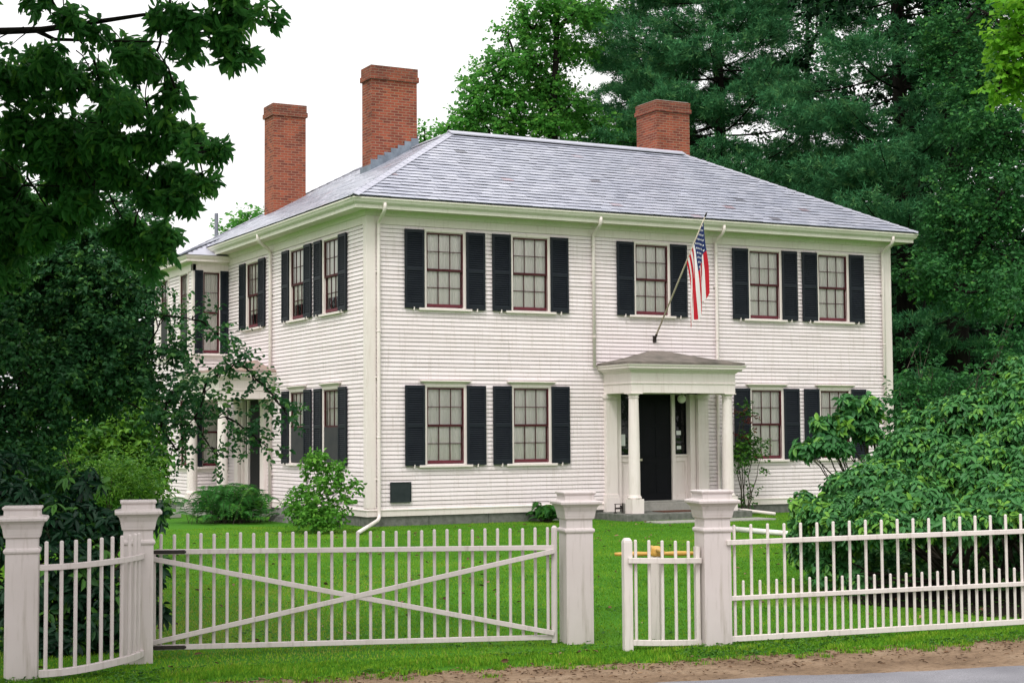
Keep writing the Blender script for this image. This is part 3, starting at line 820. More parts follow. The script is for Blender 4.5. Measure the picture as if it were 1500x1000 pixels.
# ---- doorways and porches.  local frame: x along wall, y into wall
def column(parent, x, y, z0, z1, r0=0.135, r1=0.112, pl=0.155, ph=0.33):
    mb = MB()
    mb.box(x-pl, x+pl, y-pl, y+pl, z0, z0+ph)
    zb = z0+ph
    mb.lathe([(r0+0.012, zb), (r0+0.028, zb+0.012), (r0+0.028, zb+0.04), (r0+0.01, zb+0.055), (r0+0.012, zb+0.07), (r0, zb+0.085)]
             +[(r0+(r1-r0)*(t**1.6), zb+0.085+(z1-0.115-zb-0.085)*t) for t in (0.15, 0.3, 0.45, 0.6, 0.75, 0.9, 1.0)]
             +[(r1+0.014, z1-0.11), (r1+0.014, z1-0.095), (r1+0.002, z1-0.09), (r1+0.004, z1-0.06), (r1+0.035, z1-0.03), (r1+0.035, z1-0.025)], (x, y, 0), 28)
    mb.box(x-r1-0.045, x+r1+0.045, y-r1-0.045, y+r1+0.045, z1-0.0245, z1-0.001)
    return mb.build('column', M['trim'], parent, bevel=0.003)
def pilaster(parent, x, w, z0, z1, y=-0.12):
    mb = MB(); mb.box(x-w/2, x+w/2, y, 0.02, z0+0.40, z1-0.10)
    mb.box(x-w/2-0.03, x+w/2+0.03, y-0.03, 0.02, z0, z0+0.33); mb.box(x-w/2-0.02, x+w/2+0.02, y-0.02, 0.02, z0+0.33, z0+0.40)
    mb.box(x-w/2-0.012, x+w/2+0.012, y-0.012, 0.02, z1-0.14, z1-0.12); mb.box(x-w/2-0.03, x+w/2+0.03, y-0.03, 0.02, z1-0.10, z1-0.001)
    return mb.build('pilaster', M['trim'], parent, bevel=0.003)
def entab(mb, x0, x1, dep, z0):
    """entablature: three sides round a rectangle standing out from the wall"""
    ft = [(x0, 0.0), (x0, -dep), (x1, -dep), (x1, 0.0)]
    sweep(mb, ft, [(-0.24, z0), (0.0, z0), (0.0, z0+0.20), (0.018, z0+0.21), (0.018, z0+0.235), (0.004, z0+0.24), (0.004, z0+0.45), (0.03, z0+0.47), (0.05, z0+0.50), (0.12, z0+0.52), (0.125, z0+0.55), (0.17, z0+0.555), (0.17, z0+0.60), (0.19, z0+0.615), (0.20, z0+0.65), (0.0, z0+0.655)], False)
    mb.add([(x0+0.2, 0, z0+0.12), (x1-0.2, 0, z0+0.12), (x1-0.2, -dep+0.2, z0+0.12), (x0+0.2, -dep+0.2, z0+0.12)], [(0, 1, 2, 3)])
    sweep(mb, ft, [(-0.24, z0), (-0.24, z0+0.13)], False)
def porch_roof(mb, x0, x1, dep, z0, z1, flat=0.16):
    o = 0.17; xm = (x0+x1)/2
    e = [(x0-o, 0.0, z0), (x0-o, -dep-o, z0), (x1+o, -dep-o, z0), (x1+o, 0.0, z0)]
    t = [(xm-flat, 0.0, z1), (xm-flat, -0.14, z1), (xm+flat, -0.14, z1), (xm+flat, 0.0, z1)]
    low = [(a, b, c-0.045) for a, b, c in e]
    midp = [(a*0.55+b_*0.45, c*0.55+d*0.45, z0+(z1-z0)*0.38) for (a, c, _), (b_, d, _2) in zip(e, t)]
    mb.add(low+e+midp+t, [(0, 1, 5, 4), (1, 2, 6, 5), (2, 3, 7, 6), (4, 5, 9, 8), (5, 6, 10, 9), (6, 7, 11, 10), (8, 9, 13, 12), (9, 10, 14, 13), (10, 11, 15, 14), (12, 13, 14, 15), (0, 3, 2, 1)])
# front porch
XC = 7.37
mb = MB(); entab(mb, 5.94, 8.80, 1.23, 2.59+H)
porch = mb.build('porch', M['trim'], house, recalc=False)
for x in (6.08, 8.66): column(porch, x, -1.09, -0.14+H, 2.59+H)
for x in (6.085, 8.655): pilaster(porch, x, 0.30, -0.14+H, 2.59+H)
mb = MB(); porch_roof(mb, 5.94, 8.80, 1.23, 3.295+H, 3.62+H)
mb.build('porch_roof', M['porchroof'], porch)
mb = MB()
for i in range(3):
    x = 5.70+i*1.15; mb.box(x+0.003, x+1.147, -1.36, -0.02, -0.5+H, -0.145+H)
mb.build('granite_platform', M['granite'], porch, bevel=0.012)
mb = MB(); mb.box(6.42, 8.34, -0.34, 0.16, -0.142+H, 0.045+H); mb.box(6.70, 8.08, -0.12, 0.16, 0.046+H, 0.085+H)
mb.build('door_step', M['granite_light'], porch, bevel=0.008)
# doorway in the front wall, recessed
mb = MB(); y = 0.15
mb.box(6.25, 6.40, -0.02, y+0.05, 0.0+H, 2.60+H); mb.box(8.34, 8.49, -0.02, y+0.05, 0.0+H, 2.60+H)
mb.box(6.80, 6.90, y-0.05, y+0.05, 0.0+H, 2.60+H); mb.box(7.90, 7.99, y-0.05, y+0.05, 0.0+H, 2.60+H)
mb.box(6.40, 6.80, y-0.03, y+0.05, 0.0+H, 0.14+H); mb.box(7.99, 8.34, y-0.03, y+0.05, 0.0+H, 0.14+H)
for a, b in ((6.40, 6.80), (7.99, 8.34)):
    mb.box(a, b, y+0.02, y+0.05, 0.14+H, 1.12+H)
    mb.box(a, a+0.05, y-0.01, y+0.02, 0.14+H, 1.12+H); mb.box(b-0.05, b, y-0.01, y+0.02, 0.14+H, 1.12+H)
    mb.box(a+0.05, b-0.05, y-0.009, y+0.02, 0.14+H, 0.22+H); mb.box(a+0.05, b-0.05, y-0.009, y+0.02, 1.0+H, 1.12+H)
    mb.box(a, b, y-0.045, y+0.05, 1.121+H, 1.165+H)
mb.box(6.40, 8.34, y-0.04, y+0.05, 2.60+H, 2.75+H)
df = mb.build('doorway', M['trim'], house, bevel=0.004)
mb = MB()
for a, b in ((6.40, 6.80), (7.99, 8.34)):
    mb.box(a, a+0.03, y, y+0.03, 1.166+H, 2.60+H); mb.box(b-0.03, b, y, y+0.03, 1.166+H, 2.60+H)
    mb.box(a+0.03, b-0.03, y, y+0.03, 1.166+H, 1.20+H); mb.box(a+0.03, b-0.03, y, y+0.03, 1.84+H, 1.86+H)
mb.build('sidelight_sash', M['door'], df)
for a, b in ((6.42, 6.79), (8.0, 8.32)):
    mb = MB(); mb.add([(a, y+0.02, 1.17+H), (b, y+0.02, 1.17+H), (b, y+0.02, 2.6+H), (a, y+0.02, 2.6+H)], [(0, 1, 2, 3)])
    mb.build('sidelight_pane', M['glass'], df, recalc=False)
mb = MB(); mb.box(6.3, 8.45, 0.30, 0.32, 0+H, 2.7+H); mb.build('hall_shade', M['dark'], df)  # darkness of the hall given by a near-black sheet
mb = MB(); mb.box(6.902, 7.898, y, y+0.045, 0.087+H, 2.598+H)
for a, b in ((6.99, 7.34), (7.46, 7.81)):
    for c, d in ((0.25, 0.95), (1.10, 1.80), (1.92, 2.45)):
        mb.box(a, b, y-0.010, y, c+H, d+H)
door = mb.build('door', M['door'], house, bevel=0.004)
mb = MB(); mb.box(6.94, 7.075, y-0.022, y-0.0005, 1.02+H, 1.075+H); mb.build('door_handle', M['brass'], door, bevel=0.004)
# side porch, in the left wall frame (x = -Y)

def leftpart(mb): mb.T = Matrix.Rotation(LR, 4, 'Z'); return mb
mb = MB(); entab(mb, -8.80, -5.97, 1.43, 2.59+H)
sporch = mb.build('porch', M['trim'], house, recalc=False, rz=LR)
for x in (-8.66, -6.11): column(sporch, x, -1.29, -0.14+H, 2.59+H)
for x in (-8.66, -6.60): pilaster(sporch, x, 0.28, -0.14+H, 2.59+H)
mb = MB(); porch_roof(mb, -8.80, -5.97, 1.43, 3.295+H, 3.60+H, 0.12)
mb.build('porch_roof', M['porchroof_rust'], sporch)
mb = MB()
for i in range(2): mb.box(-9.0+i*1.65, -7.353+i*1.65, -1.62, -0.02, -0.5+H, -0.145+H)
mb.build('granite_platform', M['granite_light'], sporch, bevel=0.012)
mb = MB(); y = 0.03
mb.box(-8.50, -8.42, -0.03, 0.12, -0.05+H, 2.60+H); mb.box(-6.80, -6.72, -0.03, 0.12, -0.05+H, 2.60+H)
mb.box(-8.02, -7.94, -0.03, 0.12, -0.05+H, 2.60+H)
mb.box(-8.42, -8.02, y, 0.12, -0.05+H, 1.10+H); mb.box(-8.42, -8.02, y-0.03, 0.12, 1.10+H, 1.15+H)
mb.box(-8.85, -6.45, 0.121, 0.14, -0.2+H, 2.62+H)
sdf = mb.build('doorway', M['trim'], house, bevel=0.004, rz=LR)
mb = MB(); mb.box(-8.42, -8.02, y+0.05, y+0.07, 1.15+H, 2.6+H); mb.build('sidelight_pane', M['screen'], sdf)
mb = MB(); mb.box(-7.938, -6.802, y, y+0.04, -0.13+H, 2.598+H)
mb.box(-7.86, -6.88, y-0.008, y, 0.1+H, 1.0+H); mb.box(-7.86, -6.88, y-0.008, y, 1.12+H, 2.5+H)
sd = mb.build('door', M['door'], house, rz=LR); tag(sd, 'dark screen door under the side porch')
mb = MB(); mb.lathe([(0.012, 0), (0.03, 0.02), (0.03, 0.04), (0.01, 0.055)], (0, 0, 0), 10)
kn = mb.build('door_handle', M['brass'], sd); kn.location = (-6.92, y-0.01, 0.95+H); kn.rotation_euler = (R_(90), 0, 0)

# ---- downspouts
def downspout(T, x, outlet, zb, tail=None):
    mb = MB(T); r = 0.040
    pts = [(x+outlet, -0.475, 6.66), (x+outlet, -0.475, 6.58)]
    for t in np.linspace(0, 1, 7):
        k_ = t*t*(3-2*t); pts.append((x+outlet*(1-k_), -0.475+0.40*k_, 6.55-0.30*t))
    pts += [(x, -0.075, 6.15), (x, -0.075, zb)]
    if tail: pts += tail
    mb.tube(pts, r, 10)
    for z in (6.02, 3.9, 1.6):
        if z > zb: mb.lathe([(r, z), (r+0.007, z+0.002), (r+0.007, z+0.028), (r, z+0.03)], (x, -0.075, 0), 12)
    for z in (5.2, 2.9, 0.7):
        if z > zb: mb.box(x-0.06, x+0.06, -0.05, -0.03, z, z+0.03)
    return mb.build('downspout', M['trim'], house, smooth=True)
downspout(TW, 0.24, -0.02, 0.02, [(0.24, -0.078, -0.06), (0.22, -0.12, -0.10), (0.05, -0.45, -0.14), (-1.25, -2.55, -0.245)])
downspout(TW, 5.66, -0.03, 3.2); downspout(TW, 9.12, -0.03, -0.02, [(9.12, -0.09, -0.1), (9.25, -0.2, -0.14), (9.85, -1.3, -0.245)])
downspout(TW, 14.32, 0.02, -0.2)
downspout(TL, -6.10, 0.22, -0.2)

# ------------------------------------------------------------------ small things on and by the house
mb = MB(); mb.box(0, 0.49, -0.03, 0, 0, 0.44); mb.box(0.0, 0.49, -0.04, -0.03, 0.0, 0.02); mb.box(0.0, 0.49, -0.04, -0.03, 0.42, 0.44)
mb.box(0.0, 0.02, -0.04, -0.03, 0.02, 0.42); mb.box(0.47, 0.49, -0.04, -0.03, 0.02, 0.42)
tag(mb.build('plaque', M['plaque'], loc=(0.52, -0.022, 0.21), bevel=0.004), 'square dark bronze plaque fixed low on the clapboards near the house corner', 'plaque')
lamp = empty('porch_lamp', (8.02, -0.15, 2.70)); tag(lamp, 'round white globe lamp hanging from the front porch ceiling', 'lamp')
mb = MB(); mb.lathe([(0.055, -0.03), (0.055, 0.008), (0.03, 0.01)], n=16); mb.lathe([(0.018, -0.13), (0.018, -0.031)], n=10); mb.build('lamp_base', M['brass'], lamp)
mb = MB(); mb.lathe([(0.04, -0.12)]+[(0.105*math.sin(t), -0.215+0.105*math.cos(t)) for t in np.linspace(0.4, math.pi-0.02, 12)], n=20); mb.build('globe', M['globe'], lamp, smooth=True)
mb = MB(); mb.box(-0.45, 0.45, -0.25, 0.25, 0, 0.018)
tag(mb.build('doormat', M['mat'], loc=(7.42, -0.68, -0.145), bevel=0.004), 'reddish brown doormat lying on the front porch step', 'doormat')
mb = MB()
for x in (-0.1, 0.1): mb.bar((x, 0, 0), (x, 0, 0.2), 0.018, 0.018, (0, 1, 0)); mb.bar((x, -0.06, 0.009), (x, 0.06, 0.009), 0.02, 0.018)
mb.box(-0.09, 0.09, -0.004, 0.004, 0.09, 0.13); mb.box(-0.12, 0.12, -0.012, 0.012, 0.2, 0.215)
tag(mb.build('boot_scraper', M['iron'], loc=(5.95, -0.62, -0.145)), 'small black iron boot scraper beside the left column of the front porch', 'boot scraper')
for i, (x, z, w_, h_, lab) in enumerate([(6.45, 1.38, 0.17, 0.27, 'white paper notice in the left sidelight of the front door'),
                                        (8.06, 1.63, 0.13, 0.10, 'upper of two small white cards in the right sidelight of the front door'),
                                        (8.07, 1.29, 0.12, 0.08, 'lower of two small white cards in the right sidelight of the front door')]):
    mb = MB(); mb.box(0, w_, 0, 0.003, 0, h_)
    tag(mb.build('notice', M['paper'], loc=(x, 0.160, z)), lab, 'notice', 'notices in the sidelights')
# drain pipe on the lawn, paving slab and small stones
def gpt(px, py): p = onz(px, py, -0.3); return (p[0], p[1], float(gz(p[0], p[1])))
a = Vector(gpt(1066, 778)); b = Vector(gpt(1163, 785.5))
mb = MB(); mb.tube([(0, 0, 0), tuple(b-a)], 0.055, 10)
tag(mb.build('drain_pipe', M['pipe'], loc=a+Vector((0, 0, 0.05)), smooth=True), 'long pale drain pipe lying on the lawn behind the right fence', 'pipe')
mb = MB(); mb.box(-1.55, 1.55, -0.35, 0.35, -0.1, 0.03)
tag(mb.build('paving_slab', M['granite_light'], loc=(7.35, -2.25, -0.3), bevel=0.01), 'flat granite slab set in the lawn before the front porch step', 'paving slab')
mb = MB(); mb.hexa([(-0.3, -0.7, 0), (0.2, -0.7, 0), (0.2, 0.6, 0), (-0.3, 0.6, 0), (-0.22, -0.62, 0.12), (0.18, -0.65, 0.38), (0.18, 0.55, 0.42), (-0.22, 0.5, 0.16)])
tag(mb.build('stone_block', M['granite'], loc=(-0.62, 3.3, -0.33), bevel=0.03), 'sloping grey stone block against the side foundation by the green shrub', 'stone block')
mb = MB(); mb.box(-0.9, 0.9, -0.35, 0.35, 0, 0.12)
tag(mb.build('stone_step', M['granite_light'], loc=(-2.6, 7.2, -0.3), rz=R_(90), bevel=0.02), 'low pale stone step in front of the side porch', 'stone step')
mb = MB(); mb.tube([(0, 0, -0.1), (0, 0, 0.27)], 0.028, 8)
tag(mb.build('stake', M['iron'], loc=(-0.55, 0.25, -0.3)), 'short black stake standing by the corner foundation', 'stake')

# ---- flag
B0 = np.array([7.35, -0.03, 3.90]); TIP = np.array([7.35, -2.20, 6.56])
flag = empty('flag', B0); tag(flag, 'american flag hanging from a slanted pole above the front porch', 'flag')
D_ = TIP-B0; Lp = np.linalg.norm(D_); D_ = D_/Lp
mb = MB(); mb.tube([(0, 0, 0), tuple(D_*Lp*0.6), tuple(D_*Lp)], [0.021, 0.019, 0.014], 10)
mb.build('flagpole', M['pole'], flag, smooth=True)
mb = MB(); mb.tube([tuple(D_*(Lp-0.01)), tuple(D_*(Lp+0.02)), tuple(D_*(Lp+0.07)), tuple(D_*(Lp+0.13))], [0.016, 0.024, 0.018, 0.004], 10)
mb.build('finial', M['iron'], flag, smooth=True)
mb = MB(); mb.box(-0.04, 0.04, -0.02, 0.03, -0.08, 0.08); mb.tube([(0, 0.0, -0.02), tuple(D_*0.14)], 0.03, 10); mb.build('bracket', M['iron'], flag)
NU, NV = 190, 130     # fly x hoist
hoist_top = D_*(Lp-0.12); hl = 1.12; fl = 1.84
u = np.linspace(0, 1, NU+1)[:, None]; v = np.linspace(0, 1, NV+1)[None, :]     # v=1 at the tip
base = hoist_top[None, None, :]-D_[None, None, :]*((1-v)*hl)[..., None]
hang = np.array([0.0, 0.0, -1.0])
# each fly thread first leaves the pole outwards, then turns down and gathers under the tip
tgt_y = hoist_top[1]-0.02+0.31*(1-v)**0.9
y0 = base[..., 1]
k = 1-np.exp(-u*2.8)
Y = y0*(1-k)+(tgt_y+0.10*np.sin(v*9+0.8)*0.6)*k
swing = np.abs(Y-y0)
Z = base[..., 2]-np.sqrt(np.maximum((u*fl)**2-swing**2*0.7, 0.0))*(0.93-0.10*np.sin(v*6.5+0.5)**2*u)
X = base[..., 0]+0.24*(v-0.55)*np.minimum(u*1.6, 1)+0.055*np.sin(v*11.0+u*1.6)*np.minimum(u*3.5, 1)*(0.5+0.5*u)+0.025*np.sin(v*24+1+u*3)*np.minimum(u*2, 1)-0.04*(1-v)*u
P = np.stack([X+0*u, Y, Z], -1).reshape(-1, 3)
I = np.arange((NU+1)*(NV+1)).reshape(NU+1, NV+1)
Fq = np.stack([I[:-1, :-1], I[1:, :-1], I[1:, 1:], I[:-1, 1:]], -1).reshape(-1, 4)
uc = (np.arange(NU)+0.5)/NU; vc = (np.arange(NV)+0.5)/NV
UC, VC = np.meshgrid(uc, vc, indexing='ij')
stripe = np.floor(VC*13).astype(int)
colr = np.where((stripe % 2 == 0)[..., None], np.array([0.50, 0.012, 0.024]), np.array([0.78, 0.76, 0.76]))
can = (UC < 0.40) & (VC > 6/13)
colr[can] = np.array([0.014, 0.028, 0.115])
for r_ in range(9):
    for c_ in range(11):
        if (r_+c_) % 2: continue
        su = 0.40*(c_+1)/12; sv = 6/13+(7/13)*(r_+1)/10
        dd = ((UC-su)*fl)**2+((VC-sv)*hl)**2
        colr[dd < 0.019**2] = np.array([0.8, 0.8, 0.8])
fo = arr_mesh('flag_cloth', P, Fq, M['flag'], flag, smooth=True)
ca = fo.data.color_attributes.new('dye', 'FLOAT_COLOR', 'CORNER')
cc = np.concatenate([colr.reshape(-1, 3), np.ones((NU*NV, 1))], 1)
ca.data.foreach_set('color', np.repeat(cc, 4, axis=0).astype(np.float32).ravel())

# ------------------------------------------------------------------ fences
POST_H = 1.475
def post_prof():
    t = POST_H
    return [(0.135, -0.35), (0.135, t-0.398), (0.147, t-0.392), (0.151, t-0.375), (0.147, t-0.358), (0.131, t-0.352), (0.131, t-0.268), (0.146, t-0.262), (0.150, t-0.238),
            (0.152, t-0.232), (0.158, t-0.19), (0.172, t-0.15), (0.190, t-0.128), (0.207, t-0.122), (0.209, t-0.10), (0.203, t-0.090), (0.150, t-0.080), (0.148, t-0.032), (0.160, t-0.024), (0.163, t-0.008), (0.156, t)]
post_data = None
post_info = [((31, 997, 13.62), 'white gate post at the left end of the curved picket fence'),
             ((201, 972, 14.55), 'white gate post carrying the hinges of the wide picket gate'),
             ((845, 943, 15.58), 'white gate post at the latch end of the wide picket gate'),
             ((1046, 945.5, 15.28), 'white gate post between the turnstile and the right fence')]
PXY = []
for (q, lab) in post_info:
    p = at(*q); zg = p[2]; PXY.append(p)
    if post_data is None:
        mb = MB(); mb.stack(post_prof())
        o = mb.build('gate_post', M['fence'], bevel=0.005); post_data = o
    else:
        o = post_data.copy(); link(o)
    o.location = (p[0], p[1], zg); o.rotation_euler = (0, 0, RD)
    tag(o, lab, 'gate post', 'square capped posts along the front fence')
def dowel(z0, z1, r=0.0155):
    mb = MB(); h = z1-z0
    mb.lathe([(r, 0), (r, h-0.012), (r*0.85, h-0.004), (r*0.4, h)], n=8)
    return mb
def lerp(a, b, t): return np.asarray(a)*(1-t)+np.asarray(b)*t
def tsolve(px, pa, da, pb, db):
    XA, XB = (pa-750)*da/F_PX, (pb-750)*db/F_PX
    q = (px-750)
    return (q*da-F_PX*XA)/(F_PX*(XB-XA)-q*(db-da))
# --- wide gate
dA, dB = 14.88, 15.42
gA = at(224, 948, dA); gB = at(812, 932.5, dB); gAt = at(224, 808, dA); gBt = at(812, 801.5, dB)
gate = empty('picket_gate', gA); tag(gate, 'wide white picket gate with a long diagonal cross brace', 'gate')
G0 = gA.copy()
def gp(t, z): p = lerp(gA, gB, t); q = lerp(gAt, gBt, t); r_ = p*(1-z)+q*z; return Vector(r_-G0)
gn = np.cross(gB-gA, [0, 0, 1]); gn = Vector(gn/np.linalg.norm(gn))     # towards the road
for z in (0, 1):
    mb = MB(); mb.bar(gp(0.005 if z == 0 else 0.005, z), gp(1, z), 0.045, 0.046); mb.build('rail', M['fence'], gate, bevel=0.004)
for (t0, z0, t1, z1, off) in ((0.0, 0.93, 0.998, 0.05, 0.0), (0.0, 0.055, 0.998, 0.965, 0.0)):
    mb = MB(); mb.bar(gp(t0, z0)+gn*(0.038+off), gp(t1, z1)+gn*(0.038+off), 0.024 if z0 > 0.5 else 0.030, 0.046); mb.build('brace', M['fence'], gate, bevel=0.004)
t0 = tsolve(235, 224, dA, 812, dB); t1 = tsolve(803.3, 224, dA, 812, dB)
topA = at(235, 782.5, dA)[2]; topB = at(803, 774.5, dB)[2]
NPK = 31
gd = None
hgt = topA-gA[2]-0.0
for i in range(NPK):
    t = t0+(t1-t0)*i/(NPK-1)
    p = gp(t, 0)
    if gd is None: gd = dowel(0, hgt).build('picket', M['fence'], gate); o = gd
    else: o = gd.copy(); link(o)
    o.parent = gate; o.location = p; o.rotation_euler = (0, 0, random.uniform(0, 3)); o.scale = (1, 1, 1+random.uniform(-0.006, 0.006))
mb = MB(); e_ = gp(1, 0); mb.tube([e_-Vector((0, 0, 0.05)), gp(1, 1)+Vector((0, 0, 0.19)), gp(1, 1)+Vector((0, 0, 0.21))], [0.03, 0.03, 0.012], 10); mb.build('stile', M['fence'], gate)
mb = MB(); mb.bar(gp(0.0, -0.02)+Vector((0, 0, 0.0)), gp(0.0, 1.02), 0.05, 0.055, up=(gn.x, gn.y, 0)); mb.build('hinge_stile', M['fence'], gate, bevel=0.004)
for z in (0.0, 1.0):
    mb = MB(); a = gp(0.004, z)+gn*0.026; b = gp(0.075, z)+gn*0.026
    mb.bar(a-(b-a)*0.25, b, 0.008, 0.034); mb.tube([b, b+(b-a)*0.08], [0.022, 0.006], 6)
    for t in (0.3, 0.75): c = a+(b-a)*t+gn*0.004; mb.tube([c, c+gn*0.008], 0.009, 6)
    mb.build('hinge', M['iron'], gate)
# --- curved section left of the gate
zc = -0.31
cpx = [(57, 990), (78, 988.6), (100, 986.2), (134, 980.5), (160, 974.5), (182, 969.5), (198, 964), (208, 959), (213.5, 953)]
cp = [onz(x, y_, zc) for x, y_ in cpx]
cf = empty('curved_fence', cp[0]); tag(cf, 'short white picket fence curving between two gate posts at the left', 'fence')
C0 = cp[0]
def railcurve(mb, pts, w, h):
    ps = [Vector(p) for p in pts]
    for i in range(len(ps)):
        pass
    L = []
    for i, p in enumerate(ps):
        d = (ps[min(i+1, len(ps)-1)]-ps[max(i-1, 0)]); d.z = 0; d.normalize(); n = Vector((d.y, -d.x, 0))
        L.append([p-n*w/2-Vector((0, 0, h/2)), p+n*w/2-Vector((0, 0, h/2)), p+n*w/2+Vector((0, 0, h/2)), p-n*w/2+Vector((0, 0, h/2))])
    vs = [q for r_ in L for q in r_]; fs = [(3, 2, 1, 0), tuple(4*(len(L)-1)+k for k in range(4))]
    for i in range(len(L)-1):
        for k in range(4): fs.append((4*i+k, 4*i+(k+1) % 4, 4*i+4+(k+1) % 4, 4*i+4+k))
    mb.add(vs, fs)
def resample(pts, n):
    pts = np.array(pts); d = np.r_[0, np.cumsum(np.linalg.norm(np.diff(pts, axis=0), axis=1))]
    s = np.linspace(0, d[-1], n); return np.stack([np.interp(s, d, pts[:, k]) for k in range(3)], 1)
cs = resample(cp, 40)
for k in range(3):      # smooth the curve
    for _ in range(4): cs[1:-1, k] = (cs[:-2, k]+2*cs[1:-1, k]+cs[2:, k])/4
CH = 0.885
for z in (0.0, CH):
    mb = MB(); railcurve(mb, [p-C0+np.array([0, 0, z+(0.02 if z == 0 else 0)]) for p in cs], 0.05, 0.06 if z == 0 else 0.048); mb.build('rail', M['fence'], cf, bevel=0.004)
gd = None
PXC = [66.3, 88.7, 109.7, 129.3, 147.5, 163.5, 177.5, 188.7, 196.5, 202.5]
sc_px = [750+F_PX*((p-CAM)@RT)/((p-CAM)@FW) for p in cs]
for px in PXC:
    i = np.interp(px, sc_px, np.arange(len(cs))); j = min(int(i), len(cs)-2); p = cs[j]+(cs[j+1]-cs[j])*(i-j)
    if gd is None: gd = dowel(0, 1.10, 0.0165).build('picket', M['fence'], cf); o = gd
    else: o = gd.copy(); link(o)
    o.parent = cf; o.location = tuple(p-C0)
mb = MB(); q = cs[-1]-C0; mb.box(q[0]-0.03, q[0]+0.03, q[1]-0.03, q[1]+0.03, q[2]-0.05, q[2]+CH+0.06); mb.build('end_strip', M['fence'], cf, bevel=0.004)
# --- right fence
dA, dB = 15.22, 16.13
fA = at(1064, 935.7, dA); fB = at(1498, 909.9, dB); fAt = at(1064, 794.4, dA); fBt = at(1498, 777.6, dB); fAm = at(1064, 876.2, dA); fBm = at(1498, 854.5, dB)
fence = empty('picket_fence', fA); tag(fence, 'long white picket fence with tall and short pickets at the right', 'fence')
F0 = fA.copy(); TMAX = 2.3
for (a, b, h_) in ((fA, fB, 0.052), (fAm, fBm, 0.042), (fAt, fBt, 0.046)):
    mb = MB(); mb.bar(Vector(a-F0), Vector(lerp(a, b, TMAX)-F0), 0.046, h_); mb.build('rail', M['picket'], fence, bevel=0.004)
t0 = tsolve(1077.6, 1064, dA, 1498, dB); t1 = tsolve(1498.8, 1064, dA, 1498, dB); st = (t1-t0)/18
hT = (at(1077.6, 769.8, dA)[2]-fA[2]+at(1498, 753, dB)[2]-fB[2])/2; hS = (at(1091, 850.5, dA)[2]-fA[2]+at(1479, 831, dB)[2]-fB[2])/2
g1 = g2 = None
for i in range(-1, 110):
    t = t0+st*i*0.5
    if t > TMAX-0.01 or t < 0.004: continue
    p = lerp(fA, fB, t)-F0
    tall = i % 2 == 0
    if tall:
        if g1 is None: g1 = dowel(0, hT, 0.0145).build('tall_picket', M['picket'], fence); o = g1
        else: o = g1.copy(); link(o)
    else:
        if g2 is None: g2 = dowel(0, hS, 0.0135).build('short_picket', M['picket'], fence); o = g2
        else: o = g2.copy(); link(o)
    o.parent = fence; o.location = tuple(p); o.scale = (1, 1, 1+random.uniform(-0.005, 0.005))
p = lerp(fA, fB, TMAX); 
# --- turnstile and its guard fence
nA = at(920, 952, 14.95); nA[2] = float(gz(nA[0], nA[1])); d4 = 15.22
guard = empty('guard_fence', nA); tag(guard, 'small white picket guard in front of the yellow turnstile', 'fence')
rA = at(920, 940.5, 14.95); rB = at(1026, 940, d4); tA = at(920, 820.5, 14.95); tB = at(1026, 820.5, d4)
def bow(a, b, n=14, amt=0.05):
    nn = np.cross(b-a, [0, 0, 1]); nn /= np.linalg.norm(nn)
    return [lerp(a, b, t)+nn*amt*4*t*(1-t) for t in np.linspace(0, 1, n)]
for a, b, hh in ((rA, rB, 0.052), (tA, tB, 0.05)):
    mb = MB(); railcurve(mb, [q-nA for q in bow(a, b)], 0.045, hh); mb.build('rail', M['picket'], guard, bevel=0.004)
gd = None
zt_ = at(950, 789.5, 15.0)[2]
ctr = bow(rA, rB, 40); cpxs = [750+F_PX*((p-CAM)@RT)/((p-CAM)@FW) for p in ctr]
for px in (932.4, 952.2, 971.6, 991.2, 1010):
    i = np.interp(px, cpxs, np.arange(40)); j = min(int(i), 38); p = ctr[j]+(ctr[j+1]-ctr[j])*(i-j)
    if gd is None: gd = dowel(0, zt_-rA[2], 0.0155).build('picket', M['picket'], guard); o = gd
    else: o = gd.copy(); link(o)
    o.parent = guard; o.location = tuple(p-nA)
mb = MB(); hN = at(920, 788, 14.95)[2]-nA[2]
mb.box(-0.042, 0.042, -0.042, 0.042, -0.2, hN-0.03); mb.hexa([(-0.042, -0.042, hN-0.03), (0.042, -0.042, hN-0.03), (0.042, 0.042, hN-0.03), (-0.042, 0.042, hN-0.03), (-0.024, -0.024, hN), (0.024, -0.024, hN), (0.024, 0.024, hN), (-0.024, 0.024, hN)])
mb.build('newel', M['picket'], guard, bevel=0.006, rz=RD)
mb = MB(); q = rB-nA; mb.box(-0.02, 0.02, -0.03, 0.03, -0.05, (tB-rB)[2]+0.13); o = mb.build('wall_strip', M['picket'], guard, rz=RD); o.location = tuple(q-np.array([0.03, 0, 0]))
dT = 15.62
tc = at(963, 930, dT); tc[2] = float(gz(tc[0], tc[1]))
ts_ = empty('turnstile', tc); tag(ts_, 'pedestrian turnstile with yellow crossed arms on a white post', 'turnstile')
zh = at(963, 808, dT)[2]-tc[2]
mb = MB(); mb.box(-0.045, 0.045, -0.045, 0.045, -0.2, zh-0.045); mb.build('post', M['picket'], ts_, bevel=0.006, rz=R_(-58))
for ang, dz, ln in ((-24, 0.0, 0.41), (68, 0.042, 0.335)):
    mb = MB(); c, s = math.cos(R_(ang)), math.sin(R_(ang))
    n_ = 16; pts = []; rr = []
    for k in range(n_+1):
        q = -1+2*k/n_; pts.append((c*q*ln, s*q*ln, zh-0.02+dz)); rr.append(0.014+0.012*(1-abs(abs(q)-0.55)/0.55) if abs(q) > 0.12 else 0.024)
    mb.tube(pts, rr, 10); mb.build('arm', M['yellow'], ts_, smooth=True)
